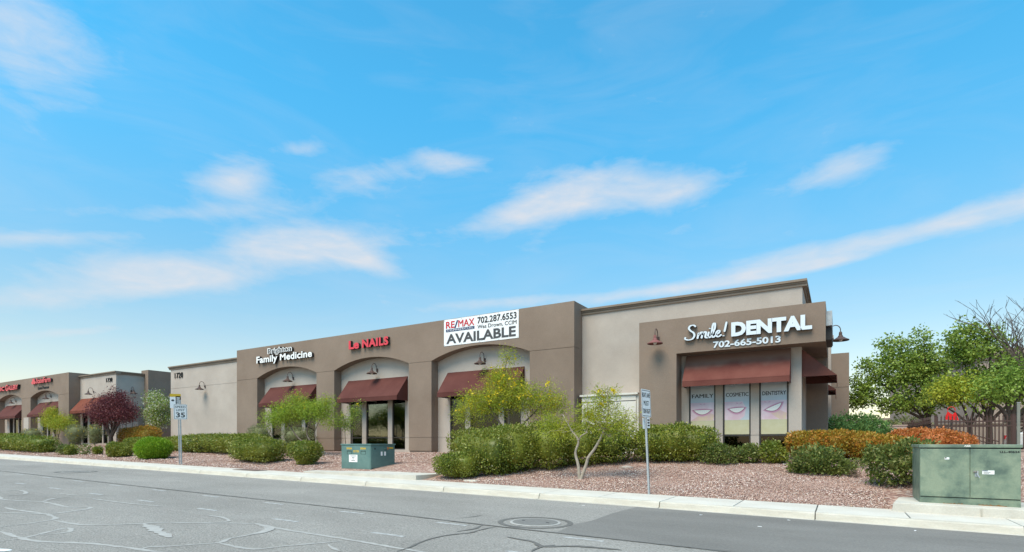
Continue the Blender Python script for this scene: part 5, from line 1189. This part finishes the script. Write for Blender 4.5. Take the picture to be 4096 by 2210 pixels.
shrub('shrub', 'olive bush beyond the low pinkish wall', 'shrub', (3.3,45,-.1), [((2.4,45,1.0),(1.5,1,.9)),((4.0,45,1.2),(1.3,1,.9))], 4200, .16, .06, L_olive, 92, rough=.15)

# ------------------------------------------------------------------ loose gravel
rng = np.random.RandomState(5)
def scatter(n, x0, x1, y0, y1):
    return np.stack([rng.uniform(x0,x1,n), rng.uniform(y0,y1,n)], 1)
XY = np.vstack([scatter(46000,-14,5,14.8,18.5), scatter(26000,-14,5,18.5,22.2), scatter(34000,-32,-14,14.82,22), scatter(16000,-60,-32,14.82,21.5), scatter(5000,1,9,17,26)])
ok = np.ones(len(XY), bool); X_, Y_ = XY[:,0], XY[:,1]
ok &= ~((X_ > -19.1) & (X_ < -12.4) & (Y_ < 18.25)); ok &= ~((X_ > .95) & (Y_ < 17.05)); ok &= ~((X_ > -23.6) & (X_ < -12.3) & (Y_ < 14.95+ .15*np.clip(X_+23.6,0,5)*.3)); ok &= ~((X_ > -6.95) & (X_ < -.4) & (Y_ > 21.45))
XY = XY[ok]; n = len(XY)
Z_ = np.array([gz(x,y)+ (bump(x,y)*min(1,(y-14.8)) if 15 < y < 22 else 0) for x, y in XY])-.006
base_v = np.array([(1,0,0),(-.45,.85,.1),(-.5,-.8,-.05),(.05,.1,.75),(.1,-.05,-.6)]); base_f = np.array([(0,1,3),(1,2,3),(2,0,3),(1,0,4),(2,1,4),(0,2,4)])
sz = (.018+.026*rng.rand(n)**1.6)*np.where(X_[ok] < -32, 1.6, np.where(X_[ok] < -14, 1.25, 1.0)); th = rng.rand(n)*6.283; fl = .45+.4*rng.rand(n); wdt = .6+.4*rng.rand(n)
tx = rng.normal(size=n)*.35
v = np.repeat(base_v[None],n,0)*sz[:,None,None]; v[:,:,1] *= wdt[:,None]; v[:,:,2] *= fl[:,None]; v[:,:,2] += v[:,:,0]*tx[:,None]
c, s = np.cos(th)[:,None], np.sin(th)[:,None]; vx = v[:,:,0]*c-v[:,:,1]*s; vy = v[:,:,0]*s+v[:,:,1]*c
v = np.stack([vx+XY[:,0:1], vy+XY[:,1:2], v[:,:,2]+Z_[:,None]+.006], 2).reshape(-1,3)
fi = (base_f[None]+(np.arange(n)*5)[:,None,None]).reshape(-1)
me = bpy.data.meshes.new('gravel'); me.vertices.add(len(v)); me.vertices.foreach_set('co', v.astype(np.float32).ravel()); me.loops.add(len(fi)); me.loops.foreach_set('vertex_index', fi.astype(np.int32))
me.polygons.add(n*6); me.polygons.foreach_set('loop_start', (np.arange(n*6)*3).astype(np.int32)); me.materials.append(M_stone); me.update(calc_edges=True)
tag(link('gravel', me), 'loose pink and tan landscape gravel covering the planting bed', 'gravel', kind='stuff')
